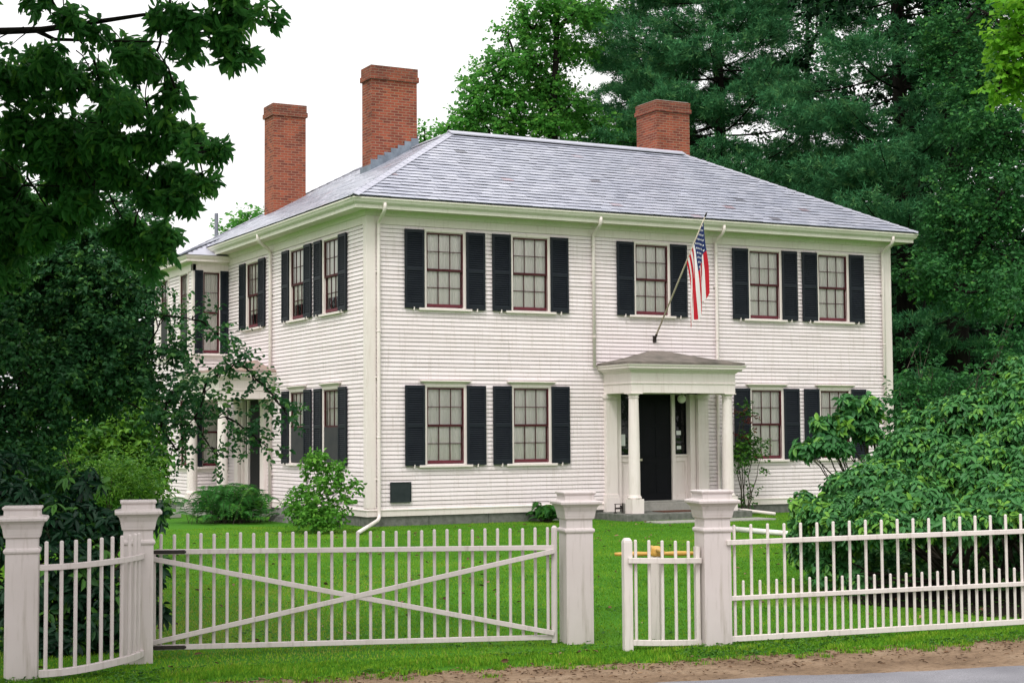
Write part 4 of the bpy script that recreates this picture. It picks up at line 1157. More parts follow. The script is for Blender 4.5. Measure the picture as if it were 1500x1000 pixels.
mb = MB(); mb.lathe([(0.05, zh-0.045), (0.055, zh-0.03), (0.055, zh+0.03), (0.03, zh+0.055)], n=16); mb.build('hub', M['yellow'], ts_, smooth=True)

# ------------------------------------------------------------------ vegetation
def unit(a): return a/np.maximum(np.linalg.norm(a, axis=-1, keepdims=True), 1e-9)
def rdir(n): return unit(rng.normal(size=(n, 3)))
UPV = np.array([0, 0, 1.0])
def leaf_geo(P, D, N, L, Wd, fold=0.25, simple_=False, wide=0.42):
    """P base, D direction, N upper side; returns verts, quads per leaf"""
    n = len(P); L = np.broadcast_to(L, (n,))[:, None]; Wd = np.broadcast_to(Wd, (n,))[:, None]
    D = unit(D); S = unit(np.cross(D, N)); N = np.cross(S, D)
    tip = P+D*L-N*L*0.10
    if simple_:
        r = P+D*L*wide+S*Wd*0.5; l = P+D*L*wide-S*Wd*0.5
        V = np.stack([P, r, tip, l], 1).reshape(-1, 3)
        F = np.arange(n*4).reshape(n, 4); return V, F, 1
    up = N*Wd*fold
    r1 = P+D*L*0.28+S*Wd*0.42+up; r2 = P+D*L*0.66+S*Wd*0.42+up; l1 = P+D*L*0.28-S*Wd*0.42+up; l2 = P+D*L*0.66-S*Wd*0.42+up
    V = np.stack([P, r1, r2, tip, l2, l1], 1).reshape(-1, 3)
    b = np.arange(n)[:, None]*6
    F = np.concatenate([b+np.array([[0, 1, 2, 3]]), b+np.array([[0, 3, 4, 5]])], 1).reshape(-1, 4); return V, F, 2
class Leaves:
    def __init__(s): s.V = []; s.F = []; s.R = []; s.n = 0
    def add(s, P, D, N, L, Wd, R, **k):
        V, F, m_ = leaf_geo(P, D, N, L, Wd, **k)
        s.V.append(V); s.F.append(F+s.n); s.R.append(np.repeat(R, m_)); s.n += len(V)
    def build(s, name, mat, parent, origin):
        V = np.concatenate(s.V)-np.asarray(origin); F = np.concatenate(s.F); R = np.clip(np.concatenate(s.R), 0, 1)
        return arr_mesh(name, V, F, mat, parent, rnd=R)
def in_ball(n, bias=0.45): return rdir(n)*(rng.random((n, 1))**bias)
def twigs(clumps, bias=0.45):
    """clumps: (centre, rh, rv, count) -> origins, outward directions"""
    O = []; D = []
    for c, rh, rv, n in clumps:
        b = in_ball(n, bias); O.append(np.asarray(c)+b*np.array([rh, rh, rv])); D.append(unit(b+0.001))
    return np.concatenate(O), np.concatenate(D)
def foliage_sprays(lv, clumps, m=7, tl=0.35, L=0.1, Wd=0.05, droop=0.25, up=0.15, tn=0.7, simple_=False, bias=0.45, rmean=0.5, flat=1.0, wide=0.42, newgrowth=0.0):
    O, D = twigs(clumps, bias); n = len(O)
    D = unit(D+rng.normal(size=(n, 3))*0.6+UPV*up)
    tR = rng.normal(size=n)*0.2+rmean
    if newgrowth: tR = np.where(rng.random(n) < newgrowth, 0.95, tR)
    t = (np.arange(m)+0.6)/m
    P = O[:, None, :]+D[:, None, :]*(t[None, :, None]*tl*rng.uniform(0.6, 1.3, (n, 1, 1)))
    P = P.reshape(-1, 3); DD = np.repeat(D, m, 0); k = len(P)
    side = unit(np.cross(DD, UPV+rng.normal(size=(k, 3))*0.35))*np.where(np.arange(k) % 2, 1, -1)[:, None]
    ld = unit(DD*0.45+side*1.0-UPV*droop+rng.normal(size=(k, 3))*0.3)
    N = unit(UPV*flat+rng.normal(size=(k, 3))*tn)
    s_ = rng.uniform(0.65, 1.2, k)
    lv.add(P, ld, N, L*s_, Wd*s_, np.repeat(tR, m)+rng.normal(size=k)*0.13, simple_=simple_, wide=wide)
    return O
def foliage_whorls(lv, clumps, m=8, L=0.15, Wd=0.05, droop=0.35, bias=0.3, up=0.8, rmean=0.45, tn=0.25, bright=0.0, jit=0.25):
    O, D = twigs(clumps, bias); n = len(O)
    A = unit(D*0.8+UPV*up+rng.normal(size=(n, 3))*0.3)
    tR = rng.normal(size=n)*0.16+rmean
    if bright: tR = np.where(rng.random(n) < bright, 0.92, tR)
    a0 = rng.uniform(0, 6.28, n)
    h = unit(np.cross(A, rng.normal(size=(n, 3)))); g = np.cross(A, h)
    ang = a0[:, None]+np.arange(m)[None, :]*2.39996+rng.normal(size=(n, m))*jit
    rad = h[:, None, :]*np.cos(ang)[..., None]+g[:, None, :]*np.sin(ang)[..., None]
    tier = rng.uniform(-0.25, 0.55, (n, m, 1))
    ld = unit(rad+A[:, None, :]*tier-UPV*droop*rng.uniform(0.5, 1.5, (n, m, 1)))
    N = unit(A[:, None, :]+rad*0.35+rng.normal(size=(n, m, 3))*tn)
    P = O[:, None, :]+rad*0.012+A[:, None, :]*rng.uniform(-0.04, 0.02, (n, m, 1))
    s_ = rng.uniform(0.65, 1.2, n*m)
    lv.add(P.reshape(-1, 3), ld.reshape(-1, 3), N.reshape(-1, 3), L*s_, Wd*s_, np.repeat(tR, m)+rng.normal(size=n*m)*0.10)
    return O
def limb(mb, a, b, r0, r1, sag=0.08, n=6):
    a = np.asarray(a); b = np.asarray(b); L = np.linalg.norm(b-a); pts = []; rr = []
    j = rng.normal(size=3)*L*0.06
    for i in range(n+1):
        t = i/n; p = a*(1-t)+b*t+(j+np.array([0, 0, L*sag]))*4*t*(1-t)*0.5
        if 0 < i < n: p = p+rng.normal(size=3)*L*0.012
        pts.append(tuple(p)); rr.append(r0*(1-t)+r1*t)
    mb.tube(pts, rr, 7)
def sub(clumps, k=7, f=0.42, flat=0.62, bias=0.55):
    """break every clump into smaller flattened leaf clusters with gaps between"""
    out_ = []
    for c, rh, rv, n in clumps:
        kk = max(3, int(k*min(1.6, max(0.5, rh))))
        for b in in_ball(kk, bias):
            g = f*rng.uniform(0.6, 1.25)
            out_.append((np.asarray(c)+b*np.array([rh, rh, rv]), max(rh*g, 0.10), max(rh*g*flat, 0.07), max(2, int(n/kk*rng.uniform(0.7, 1.3)))))
    return out_
def base_at(px, d, dz=-0.05):
    p = at(px, 700, d); return np.array([p[0], p[1], float(gz(p[0], p[1]))+dz])
def cl(px, py, d, rh, rv, n): return (at(px, py, d), rh, rv, n)
def tree(name, label, cat, base, top, r0, clumps, leaffn, mat, group=None, limb_r=0.05, fork=0.35, trunkname='trunk', bark='bark', extra=None, twigN=0):
    o = empty(name, base); tag(o, label, cat, group)
    lv = Leaves(); O = leaffn(lv, clumps)
    mb = MB()
    base = np.asarray(base); top = np.asarray(top)
    n_ = 9; pts = []; rr = []
    j = rng.normal(size=(n_+1, 3))*0.05*np.linalg.norm(top-base)*0.09
    for i in range(n_+1):
        t = i/n_; p = base*(1-t)+top*t-base
        if 0 < i < n_: p = p+j[i]*[1, 1, 0]
        pts.append(p); rr.append(r0*(1.35 if i == 0 else 1)*(1-0.8*t))
    mb.tube([tuple(p) for p in pts], rr, 10)
    P_ = np.array(pts)
    nodes = []
    for c, rh, rv, n in sorted(clumps, key=lambda c_: np.linalg.norm((np.asarray(c_[0])-base)[:2]-P_[-1][:2])):
        q = np.asarray(c)-base
        h = np.clip((q[2]-rh*0.6-0.25*np.linalg.norm(q[:2]-P_[-1][:2])), (top-base)[2]*fork, (top-base)[2]*0.97)
        i = h/(top-base)[2]*n_; k_ = min(int(i), n_-1); s = P_[k_]+(P_[k_+1]-P_[k_])*(i-k_)
        best = s; bd = np.linalg.norm(q-s)
        for nq in nodes:
            dd_ = np.linalg.norm(q-nq)*1.15
            if dd_ < bd: bd = dd_; best = nq
        s = best; nodes.append(q)
        limb(mb, s, q, limb_r*(1.5 if len(nodes) < 5 else 0.8), limb_r*0.35, 0.05)
        for _ in range(3): limb(mb, q*0.75+s*0.25, q+in_ball(1)[0]*np.array([rh, rh, rv])*0.9, limb_r*0.35, 0.006, 0.03, 4)
    if twigN and len(O):
        for i in rng.choice(len(O), min(twigN, len(O)), replace=False):
            p = O[i]-base; c = min(clumps, key=lambda c: np.linalg.norm(np.asarray(c[0])-O[i]))
            q = np.asarray(c[0])-base
            limb(mb, q*0.6+p*0.4, p, 0.008, 0.003, 0.05, 3)
    if extra: extra(mb, base)
    mb.build(trunkname, M[bark], o, smooth=True, recalc=False)
    lv.build('crown', mat, o, base)
    return o

# --- left foreground trees
lbase = base_at(-330, 17.0)
L1 = [cl(px, py, d, rh, rv, n) for px, py, d, rh, rv, n in [
    (40, 110, 15.5, .62, .34, 90), (140, 95, 15.2, .55, .30, 80), (230, 75, 14.6, .42, .26, 62), (305, 55, 14.3, .34, .24, 46), (340, 78, 14.2, .2, .16, 20), (392, 28, 14.0, .13, .13, 7),
    (150, 30, 14.6, .30, .16, 22), (250, 25, 14.3, .32, .18, 30), (330, 12, 14.2, .26, .15, 24), (80, 12, 14.6, .3, .12, 14),
    (-60, 170, 15.8, .9, .5, 130), (60, 190, 15.8, .65, .40, 130), (150, 180, 15.4, .55, .38, 110), (215, 150, 15.0, .36, .26, 50), (250, 130, 15.0, .14, .16, 9), (262, 138, 14.9, .10, .12, 6),
    (40, 260, 16, .65, .45, 130), (140, 250, 15.8, .60, .40, 130), (225, 225, 15.2, .45, .30, 75), (285, 212, 15.0, .30, .17, 32), (318, 222, 14.9, .12, .12, 8), (300, 265, 15.1, .18, .14, 12),
    (215, 290, 15.6, .45, .32, 70), (270, 285, 15.4, .26, .18, 22), (90, 330, 16.3, .62, .42, 120), (190, 345, 16, .42, .30, 70), (240, 340, 15.8, .25, .20, 22), (225, 385, 16, .2, .16, 14),
    (-100, 60, 15.2, .8, .5, 60), (-150, 300, 16.4, 1.0, .8, 110), (20, 380, 16.8, .6, .5, 120), (10, 310, 16.6, .5, .4, 110), (-40, 400, 17, .6, .5, 110), (60, -130, 14.2, 1.1, .5, 150), (250, -170, 13.8, 1.0, .45, 130), (420, -230, 13.6, .9, .4, 90), (-120, -150, 14.4, 1.3, .6, 160), (120, -330, 12.6, 1.2, .5, 150), (330, -380, 12.4, 1.1, .45, 120), (-120, -360, 12.6, 1.3, .6, 150), (-250, -60, 13.6, 1.3, .7, 150), (40, -520, 11.6, 1.2, .5, 130), (-260, -300, 11.8, 1.3, .7, 140), (-260, 150, 14.2, 1.2, .9, 160), (-330, 330, 14.4, 1.2, .9, 150)]]  # clumps above the frame are added to shade the left fence
L1 += [(np.array(p_), 1.35, .8, 190) for p_ in ((-13.0, -20.5, 4.6), (-13.8, -21.4, 6.2), (-14.4, -19.6, 5.4), (-12.3, -20.2, 6.8), (-12.6, -21.6, 5.6), (-13.5, -19.0, 7.2), (-14.6, -21.0, 3.9))]  # unseen foliage added out of frame to block sun from the left posts
def branchy(mb, base):
    a = at(-330, 120, 16.0)-base
    p = [at(-330, 120, 16.2), at(-150, 70, 15.6), at(0, 46, 15.0), at(60, 44, 14.9), at(130, 34, 14.7), at(210, 22, 14.5), at(300, 14, 14.3)]
    mb.tube([tuple(q-base) for q in p], [0.10, 0.07, 0.034, 0.030, 0.024, 0.016, 0.008], 8)
    p = [at(55, 46, 14.9), at(80, 58, 14.9), at(150, 60, 14.8), at(240, 62, 14.6)]
    mb.tube([tuple(q-base) for q in p], [0.022, 0.018, 0.012, 0.006], 6)
tree('broadleaf_tree', 'tall dark broadleaf tree reaching into the upper left corner above the fence', 'tree', lbase, at(-330, -150, 16.8), 0.28, L1,
     lambda lv, c: foliage_whorls(lv, sub([(a_, b_*1.08, c_*1.1, int(n_*1.9)) for a_, b_, c_, n_ in c], 11, 0.40), m=7, L=0.125, Wd=0.046, droop=0.6, bias=0.5, up=0.15, rmean=0.5, tn=0.5, jit=0.5), M['leaf_hickory'], limb_r=0.016, extra=branchy, twigN=300)

sbase = base_at(40, 19.5)
L2 = [cl(px, py, d, rh, rv, n) for px, py, d, rh, rv, n in [
    (-60, 380, 19, 1.0, .8, 330), (50, 330, 19, .65, .5, 300), (120, 370, 18.6, .62, .5, 360), (150, 415, 18.3, .5, .45, 320), (60, 440, 18.2, .75, .55, 420), (-10, 400, 18.6, .6, .45, 260), (20, 470, 18.2, .5, .4, 200), (168, 480, 18, .46, .42, 300), (110, 520, 17.9, .7, .5, 420),
    (196, 425, 18.2, .28, .28, 110), (205, 530, 17.8, .42, .30, 220), (30, 545, 17.9, .7, .45, 340), (150, 572, 17.6, .5, .26, 220), (-90, 560, 18.3, .9, .9, 300),
    (240, 462, 17.8, .25, .10, 50), (295, 470, 17.6, .16, .10, 26), (320, 492, 17.5, .10, .07, 9),
    (248, 580, 17.4, .38, .24, 160), (300, 565, 17.2, .28, .18, 80), (285, 612, 17.2, .30, .20, 74), (330, 545, 17, .16, .10, 24), (350, 530, 16.9, .08, .06, 7), (375, 555, 16.8, .12, .07, 14), (400, 580, 16.7, .11, .07, 12), (420, 602, 16.6, .08, .06, 8),
    (330, 610, 17, .22, .16, 40), (365, 632, 16.8, .10, .08, 10), (385, 650, 16.7, .08, .07, 6), (260, 660, 17.3, .16, .14, 18), (318, 668, 17.1, .06, .06, 4), (236, 625, 17.4, .22, .16, 40),
    (-20, 640, 18, .4, .4, 110), (20, 615, 17.6, .45, .3, 140), (75, 605, 17.5, .35, .2, 90), (40, 665, 17.4, .35, .25, 100), (-10, 700, 17.2, .4, .25, 100), (60, 705, 17.0, .3, .2, 70), (100, 560, 17.4, .45, .25, 150), (190, 300, 18.8, .35, .3, 60), (215, 350, 18.6, .26, .25, 50)]]
tree('small_leaved_tree', 'dense dark small leaved tree spreading its sprays before the left end of the house', 'tree', sbase, at(30, 330, 19.2), 0.14, L2,
     lambda lv, c: foliage_sprays(lv, sub([(a_, b_, c_, int(n_*(1.45 if (a_-CAM)@RT/((a_-CAM)@FW) < -0.222 else 0.42))) for a_, b_, c_, n_ in c], 12, 0.40), m=9, tl=0.24, L=0.064, Wd=0.042, droop=0.45, up=0.0, tn=0.8, bias=0.55, rmean=0.5), M['leaf_apple'], limb_r=0.016, fork=0.45, twigN=500)

# --- shrubs on the left
def shrub(name, label, base, clumps, fn, mat, cat='shrub', stem=0.012, nst=14, bark='twig', group=None, crown='foliage', spread=0.12):
    o = empty(name, base); tag(o, label, cat, group); base = np.asarray(base)
    lv = Leaves(); O = fn(lv, clumps)
    mb = MB()
    for c, rh, rv, n in clumps:
        q = np.asarray(c)-base
        limb(mb, np.array([rng.normal()*spread, rng.normal()*spread, -0.05]), q, stem*1.4, stem*0.5, 0.1, 6)
        for _ in range(3): limb(mb, q*0.7, q+in_ball(1)[0]*np.array([rh, rh, rv]), stem*0.6, stem*0.25, 0.03, 4)
    mb.build('stems', M[bark], o, smooth=True, recalc=False)
    lv.build(crown, mat, o, base)
    return o
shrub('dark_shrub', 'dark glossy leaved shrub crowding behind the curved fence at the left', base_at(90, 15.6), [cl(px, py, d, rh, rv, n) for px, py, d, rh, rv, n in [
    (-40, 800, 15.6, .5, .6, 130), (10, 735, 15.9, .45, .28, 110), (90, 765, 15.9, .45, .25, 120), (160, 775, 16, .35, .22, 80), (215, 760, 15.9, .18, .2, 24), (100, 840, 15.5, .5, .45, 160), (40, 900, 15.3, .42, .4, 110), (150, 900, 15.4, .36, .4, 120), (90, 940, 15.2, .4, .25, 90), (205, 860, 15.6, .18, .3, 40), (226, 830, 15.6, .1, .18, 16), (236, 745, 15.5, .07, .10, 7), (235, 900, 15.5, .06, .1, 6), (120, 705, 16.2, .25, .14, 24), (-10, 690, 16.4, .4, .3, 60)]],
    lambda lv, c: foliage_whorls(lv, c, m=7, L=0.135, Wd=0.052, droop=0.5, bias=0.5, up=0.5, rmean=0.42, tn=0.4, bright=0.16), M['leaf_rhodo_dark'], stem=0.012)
shrub('leafy_shrub', 'bright green leafy shrub growing beyond the dark shrub at the left', base_at(170, 25.5), [cl(px, py, d, rh, rv, n) for px, py, d, rh, rv, n in [
    (160, 640, 25, .55, .45, 260), (200, 620, 25.4, .38, .38, 160), (130, 670, 24.6, .5, .4, 190), (90, 660, 24.8, .5, .35, 120), (210, 680, 25, .32, .3, 130), (170, 715, 24.4, .6, .35, 240), (110, 720, 24, .5, .4, 150), (60, 700, 24, .5, .4, 120)]],
    lambda lv, c: foliage_sprays(lv, c, m=7, tl=0.3, L=0.13, Wd=0.06, droop=0.5, up=0.1, tn=0.6, bias=0.4, rmean=0.5, newgrowth=0.2), M['leaf_shrub'])
shrub('ferny_shrub', 'low yellow green feathery plant between the dark shrub and the bay', base_at(185, 22.0), [cl(px, py, d, rh, rv, n) for px, py, d, rh, rv, n in [
    (190, 705, 22, .35, .2, 110), (150, 715, 21.5, .3, .22, 80), (205, 725, 22, .25, .2, 60), (90, 655, 22.5, .25, .18, 40)]],
    lambda lv, c: foliage_sprays(lv, c, m=11, tl=0.35, L=0.07, Wd=0.024, droop=0.2, up=0.7, tn=0.6, bias=0.5, rmean=0.8), M['leaf_shrub'])
shrub('sapling_shrub', 'young pale green shrub before the side wall near the house corner', (-0.85, 1.75, -0.30), [cl(px, py, d, rh, rv, n) for px, py, d, rh, rv, n in [
    (466, 675, 33.0, .22, .17, 46), (488, 690, 32.8, .20, .16, 30), (455, 690, 33, .13, .16, 14), (478, 708, 32.6, .24, .15, 34), (447, 725, 32.9, .17, .18, 26), (430, 738, 33, .12, .16, 20), (468, 735, 32.6, .26, .18, 40), (495, 722, 32.6, .14, .14, 20), (518, 717, 32.6, .10, .10, 12), (505, 735, 32.6, .10, .12, 10), (460, 758, 32.4, .30, .18, 60), (485, 760, 32.3, .22, .16, 44), (440, 752, 32.7, .2, .18, 30)]],
    lambda lv, c: foliage_sprays(lv, c, m=6, tl=0.2, L=0.10, Wd=0.07, droop=0.35, up=0.2, tn=0.6, bias=0.5, rmean=0.55), M['leaf_sapling'], stem=0.010)
def fern(name, label, base, nf, Lf, seed_spread, L=0.085):
    o = empty(name, base); tag(o, label, 'fern'); lv = Leaves(); mb = MB()
    for i in range(nf):
        az = rng.uniform(0, 6.28); ln = Lf*rng.uniform(0.6, 1.15); lift = rng.uniform(0.7, 2.1)
        h = np.array([math.cos(az), math.sin(az), 0]); s0 = rng.normal(size=3)*seed_spread*np.array([1, 1, 0])
        t = np.linspace(0, 1, 26)
        pts = s0+h*(t[:, None]*ln*(0.95-0.22*lift))+UPV*((lift*t-0.85*lift*t**2.3)*ln)[:, None]
        mb.tube([tuple(p) for p in pts[::4]], [0.005, 0.0045, 0.004, 0.0035, 0.003, 0.002, 0.0015][:len(pts[::4])], 4)
        d = unit(np.gradient(pts, axis=0)); sd = unit(np.cross(d, UPV)); nn = np.cross(sd, d)
        k = slice(4, 26); taper = np.sin(np.clip(t[k]*1.05, 0, 1)*math.pi*0.93+0.2)[:, None]
        r_ = 0.45+rng.normal()*0.2
        for sg in (-1, 1):
            D = unit(sd[k]*sg+d[k]*0.35-UPV*0.15)
            lv.add(pts[k], D, nn[k]+rng.normal(size=(22, 3))*0.15, (ln*0.20*taper[:, 0]+0.02), 0.028, r_+rng.normal(size=22)*0.1, simple_=True, wide=0.3)
    mb.build('stems', M['twig'], o, recalc=False); lv.build('fronds', M['leaf_fern'], o, (0, 0, 0)); return o
fern('large_fern', 'large dark fern clump spreading before the side porch', (-1.85, 3.6, -0.30), 170, 1.15, 0.36)
fern('small_fern', 'small bright fern growing against the front wall left of the porch', (4.15, -0.45, -0.30), 70, 0.62, 0.08)
# sapling by the porch
sp = np.array([9.55, -0.55, -0.30])
spo = empty('young_tree', sp); tag(spo, 'thin young tree with reddish top leaves beside the front porch', 'tree')
mb = MB(); tips = []
for i, (dx, dy, h) in enumerate([(0.05, 0, 2.45), (0.28, -.05, 1.9), (-0.12, .02, 2.2), (0.12, .1, 1.6), (0.42, -.05, 1.35), (-0.02, -.1, 2.6)]):
    a = np.array([rng.normal()*0.08, rng.normal()*0.05, -0.05]); limb(mb, a, (dx, dy, h), 0.016, 0.006, 0.0, 7); tips.append(sp+np.array([dx, dy, h]))
mb.build('stems', M['twig'], spo, smooth=True, recalc=False)
lv = Leaves()
foliage_sprays(lv, [(sp+np.array(c), rh, rv, n) for c, rh, rv, n in [((-0.10, 0, 1.45), .34, .20, 46), ((0.15, 0, 1.55), .30, .20, 34), ((0.42, 0, 1.62), .2, .16, 18), ((-0.15, 0, 1.15), .2, .16, 16), ((0.45, 0, 1.2), .12, .14, 6), ((0.05, 0, .3), .15, .2, 12), ((0.25, 0, 0.62), .12, .06, 5), ((-0.3, 0, .35), .1, .2, 5), ((0.05, 0, 2.5), .12, .16, 14), ((0.1, 0, 1.85), .2, .14, 14)]],
               m=6, tl=0.18, L=0.085, Wd=0.055, droop=0.4, tn=0.7, rmean=0.4)
lv.build('foliage', M['leaf_shrub'], spo, sp)
lv = Leaves()
foliage_sprays(lv, [(sp+np.array(c), rh, rv, n) for c, rh, rv, n in [((-0.15, 0, 2.4), .10, .15, 6), ((0.25, 0, 2.35), .12, .18, 8), ((0.15, 0, 2.0), .2, .14, 7), ((-0.2, 0, 1.95), .12, .12, 3)]],
               m=6, tl=0.16, L=0.075, Wd=0.045, droop=0.4, tn=0.7, rmean=0.4)
lv.build('red_foliage', M['leaf_red'], spo, sp)

# --- right rhododendrons
def rfun(b): return lambda lv, c: foliage_whorls(lv, [(a_, b_, c_, int(n_*2.6)) for a_, b_, c_, n_ in c], m=9, L=0.108, Wd=0.053, droop=0.6, bias=0.22, up=0.75, rmean=0.5, tn=0.25, bright=b)
shrub('rhododendron', 'large rounded rhododendron with whorled leaves behind the right fence', base_at(1420, 20.5), [cl(px, py, d, rh, rv, n) for px, py, d, rh, rv, n in [
    (1230, 765, 19.6, .50, .36, 160), (1190, 790, 20.2, .32, .36, 80), (1290, 720, 20.4, .55, .42, 190), (1330, 745, 19.0, .6, .36, 220), (1350, 665, 21.2, .55, .40, 190), (1250, 720, 21, .42, .3, 100), (1420, 700, 19.4, .62, .5, 240), (1440, 610, 21, .55, .36, 190), (1480, 735, 18.8, .62, .36, 220),
    (1500, 660, 19.8, .6, .48, 200), (1560, 720, 19, .8, .7, 200), (1520, 560, 21, .5, .4, 130), (1395, 610, 21.8, .4, .28, 110), (1215, 835, 19.6, .25, .22, 36), (1250, 850, 19.4, .2, .15, 14), (1280, 820, 21.8, .6, .35, 80), (1380, 830, 21.5, .8, .4, 110), (1480, 830, 21.2, .8, .45, 120), (1560, 820, 20.5, .8, .5, 110), (1330, 850, 20.6, .5, .2, 40), (1440, 850, 20.2, .6, .22, 50), (1330, 720, 22.5, .9, .7, 160), (1450, 720, 22.5, 1.0, .8, 180), (1640, 640, 20, .9, .8, 170), (1500, 590, 20.6, .42, .34, 110), (1300, 770, 18.2, .35, .2, 70), (1400, 765, 18.0, .45, .2, 90), (1500, 750, 17.9, .5, .22, 100), (1180, 740, 20.8, .2, .18, 26), (1340, 615, 22, .22, .14, 30), (1480, 535, 21.2, .2, .14, 22)]],
    rfun(0.09), M['leaf_rhodo'], stem=0.022, nst=20, spread=0.4)
shrub('tall_rhododendron', 'smaller rhododendron limb before the right ground floor window', base_at(1300, 25.5), [cl(px, py, d, rh, rv, n) for px, py, d, rh, rv, n in [
    (1245, 592, 25.2, .25, .17, 44), (1262, 625, 25.2, .26, .2, 50), (1232, 620, 25, .24, .18, 40), (1210, 645, 24.9, .28, .15, 42), (1180, 658, 24.8, .2, .12, 26), (1200, 617, 25, .14, .09, 12), (1272, 590, 25.3, .16, .15, 20), (1283, 640, 25.3, .09, .07, 6), (1228, 655, 24.8, .22, .1, 24), (1280, 610, 25.3, .10, .1, 8)]],
    lambda lv, c: foliage_whorls(lv, c, m=9, L=0.155, Wd=0.075, droop=0.6, bias=0.35, up=0.75, rmean=0.4, tn=0.22, bright=0.1), M['leaf_rhodo'], stem=0.014, spread=0.08)
shrub('understory_shrub', 'dark weedy shrubs between the house corner and the rhododendron', base_at(1345, 33), [cl(px, py, d, rh, rv, n) for px, py, d, rh, rv, n in [
    (1325, 600, 33, .5, .5, 110), (1345, 560, 33, .3, .4, 50), (1385, 575, 34, .5, .45, 90), (1345, 500, 36, .3, .2, 10), (1370, 540, 34, .25, .25, 14), (1470, 505, 32, .4, .22, 26), (1490, 455, 33, .5, .2, 34), (1440, 545, 30, .2, .15, 12)]],
    lambda lv, c: foliage_sprays(lv, c, m=7, tl=0.35, L=0.12, Wd=0.06, droop=0.4, tn=0.6, bias=0.6, rmean=0.45), M['leaf_dark'], stem=0.012, spread=0.8)

# --- trees behind the house
def far(L, Wd, m=7, tl=0.6, rm=0.5, bias=0.4, droop=0.3, tn=0.7, k=9, mul=1.0): return lambda lv, c: foliage_sprays(lv, sub([(a_, b_, c_, int(n_*mul)) for a_, b_, c_, n_ in c], k), m=m, tl=tl, L=L, Wd=Wd, droop=droop, up=0.15, tn=tn, simple_=True, bias=bias, rmean=rm)
MP = [cl(px, py, d, rh, rv, n) for px, py, d, rh, rv, n in [
    (672, 183, 58, .75, .6, 70), (700, 165, 58, 1.0, .8, 130), (690, 130, 58, .5, .5, 36), (728, 125, 58.5, .9, .7, 120), (715, 95, 58, .5, .45, 36), (752, 80, 58, .9, .7, 110), (742, 52, 58, .35, .4, 22), (780, 45, 58.5, .9, .7, 110), (800, 10, 58, .8, .7, 90), (765, 20, 58, .35, .4, 18), (850, 10, 59, 1.1, .9, 140),
    (745, 175, 59, 1.2, .9, 190), (790, 130, 59.5, 1.2, .9, 190), (800, 185, 59, 1.2, .8, 170), (830, 70, 60, 1.2, .9, 150), (840, 150, 60, 1.2, .9, 150), (650, 190, 58, .35, .25, 14), (780, 90, 59, .8, .7, 80), (720, 205, 58.5, 1.2, .6, 110), (870, 190, 60, 1.2, .7, 120), (820, -70, 59, 1.6, 1.3, 120), (880, -40, 60, 1.5, 1.2, 100)]]
tree('maple_tree', 'light green maple rising behind the roof ridge left of the pines', 'tree', base_at(815, 59), at(815, -90, 59), 0.3, MP, far(0.155, 0.12, m=8, tl=0.45, mul=1.7, k=12), M['leaf_maple'], limb_r=0.07, twigN=120)
def pine(label, px, d, h, cb, Lmax, seed, sp=0.62, dens=1.0, az0=None, group='pine trees behind the house'):
    base = base_at(px, d); o = empty('pine_tree', base); tag(o, label, 'tree', group)
    mb = MB(); lv = Leaves()
    mb.tube([(0, 0, 0), (0.1, 0, h*0.35), (0.0, 0.1, h*0.7), (0.0, 0, h)], [0.36, 0.28, 0.18, 0.03], 10)
    z = cb
    while z < h-0.5:
        f = (h-z)/(h-cb); nb = 5 if f > 0.3 else 3
        for b in range(nb):
            az = rng.uniform(0, 6.28); L = Lmax*(0.35+0.65*f**0.6)*rng.uniform(0.55, 1.12)
            hd = np.array([math.cos(az), math.sin(az), 0]); sd = np.array([-hd[1], hd[0], 0])
            zz = z+rng.uniform(-0.35, 0.35); el = rng.uniform(-0.10, 0.22)
            t = np.linspace(0, 1, 9); pts = hd*(t*L)[:, None]+UPV*(zz+el*L*t-0.10*L*t*(1-t)*2+0.05*L*t**3)[:, None]
            mb.tube([tuple(p) for p in pts], list(np.linspace(0.045, 0.010, 9)), 5)
            nt = int(36*L*dens); s = rng.uniform(0.22, 1.0, nt)**0.8
            w = (0.30*L*np.sin(np.clip(s*1.05, 0, 1)*math.pi*0.86+0.15)+0.12)
            q = rng.uniform(-1, 1, nt)
            P = np.stack([np.interp(s, t, pts[:, k]) for k in range(3)], 1)+sd*(q*w)[:, None]+hd*(np.abs(q)*w*0.55)[:, None]+UPV*(rng.normal(size=nt)*0.10+0.12*(1-np.abs(q)))[:, None]
            A = unit(hd*0.8+sd*q[:, None]*1.2+UPV*rng.uniform(0.0, 0.7, (nt, 1))+rng.normal(size=(nt, 3))*0.25)
            m_ = 15
            AA = np.repeat(A, m_, 0); PP = np.repeat(P, m_, 0)+AA*rng.uniform(-0.12, 0.16, (nt*m_, 1))
            D = unit(AA*0.75+rng.normal(size=(nt*m_, 3))*0.62+UPV*0.12)
            tR = np.repeat(rng.normal(size=nt)*0.18+0.5, m_)+rng.normal(size=nt*m_)*0.1
            lv.add(PP, D, rdir(nt*m_), 0.21*rng.uniform(0.7, 1.2, nt*m_), 0.030, tR, simple_=True, wide=0.5)
        z += sp*rng.uniform(0.75, 1.25)
    mb.build('trunk', M['bark'], o, smooth=True, recalc=False)
    lv.build('crown', M['needle'], o, (0, 0, 0))
    return o
pine('broad dark pine standing directly behind the short right chimney', 1062, 60, 25, 9.0, 6.0, 1, sp=0.46)
pine('pine with drooping plate like boughs right of the short chimney', 1330, 52, 25, 2.6, 5.6, 2, sp=0.55)
pine('left hand pine mixing its boughs with the light green maple', 935, 66, 23, 9.5, 5.0, 3, dens=0.9)
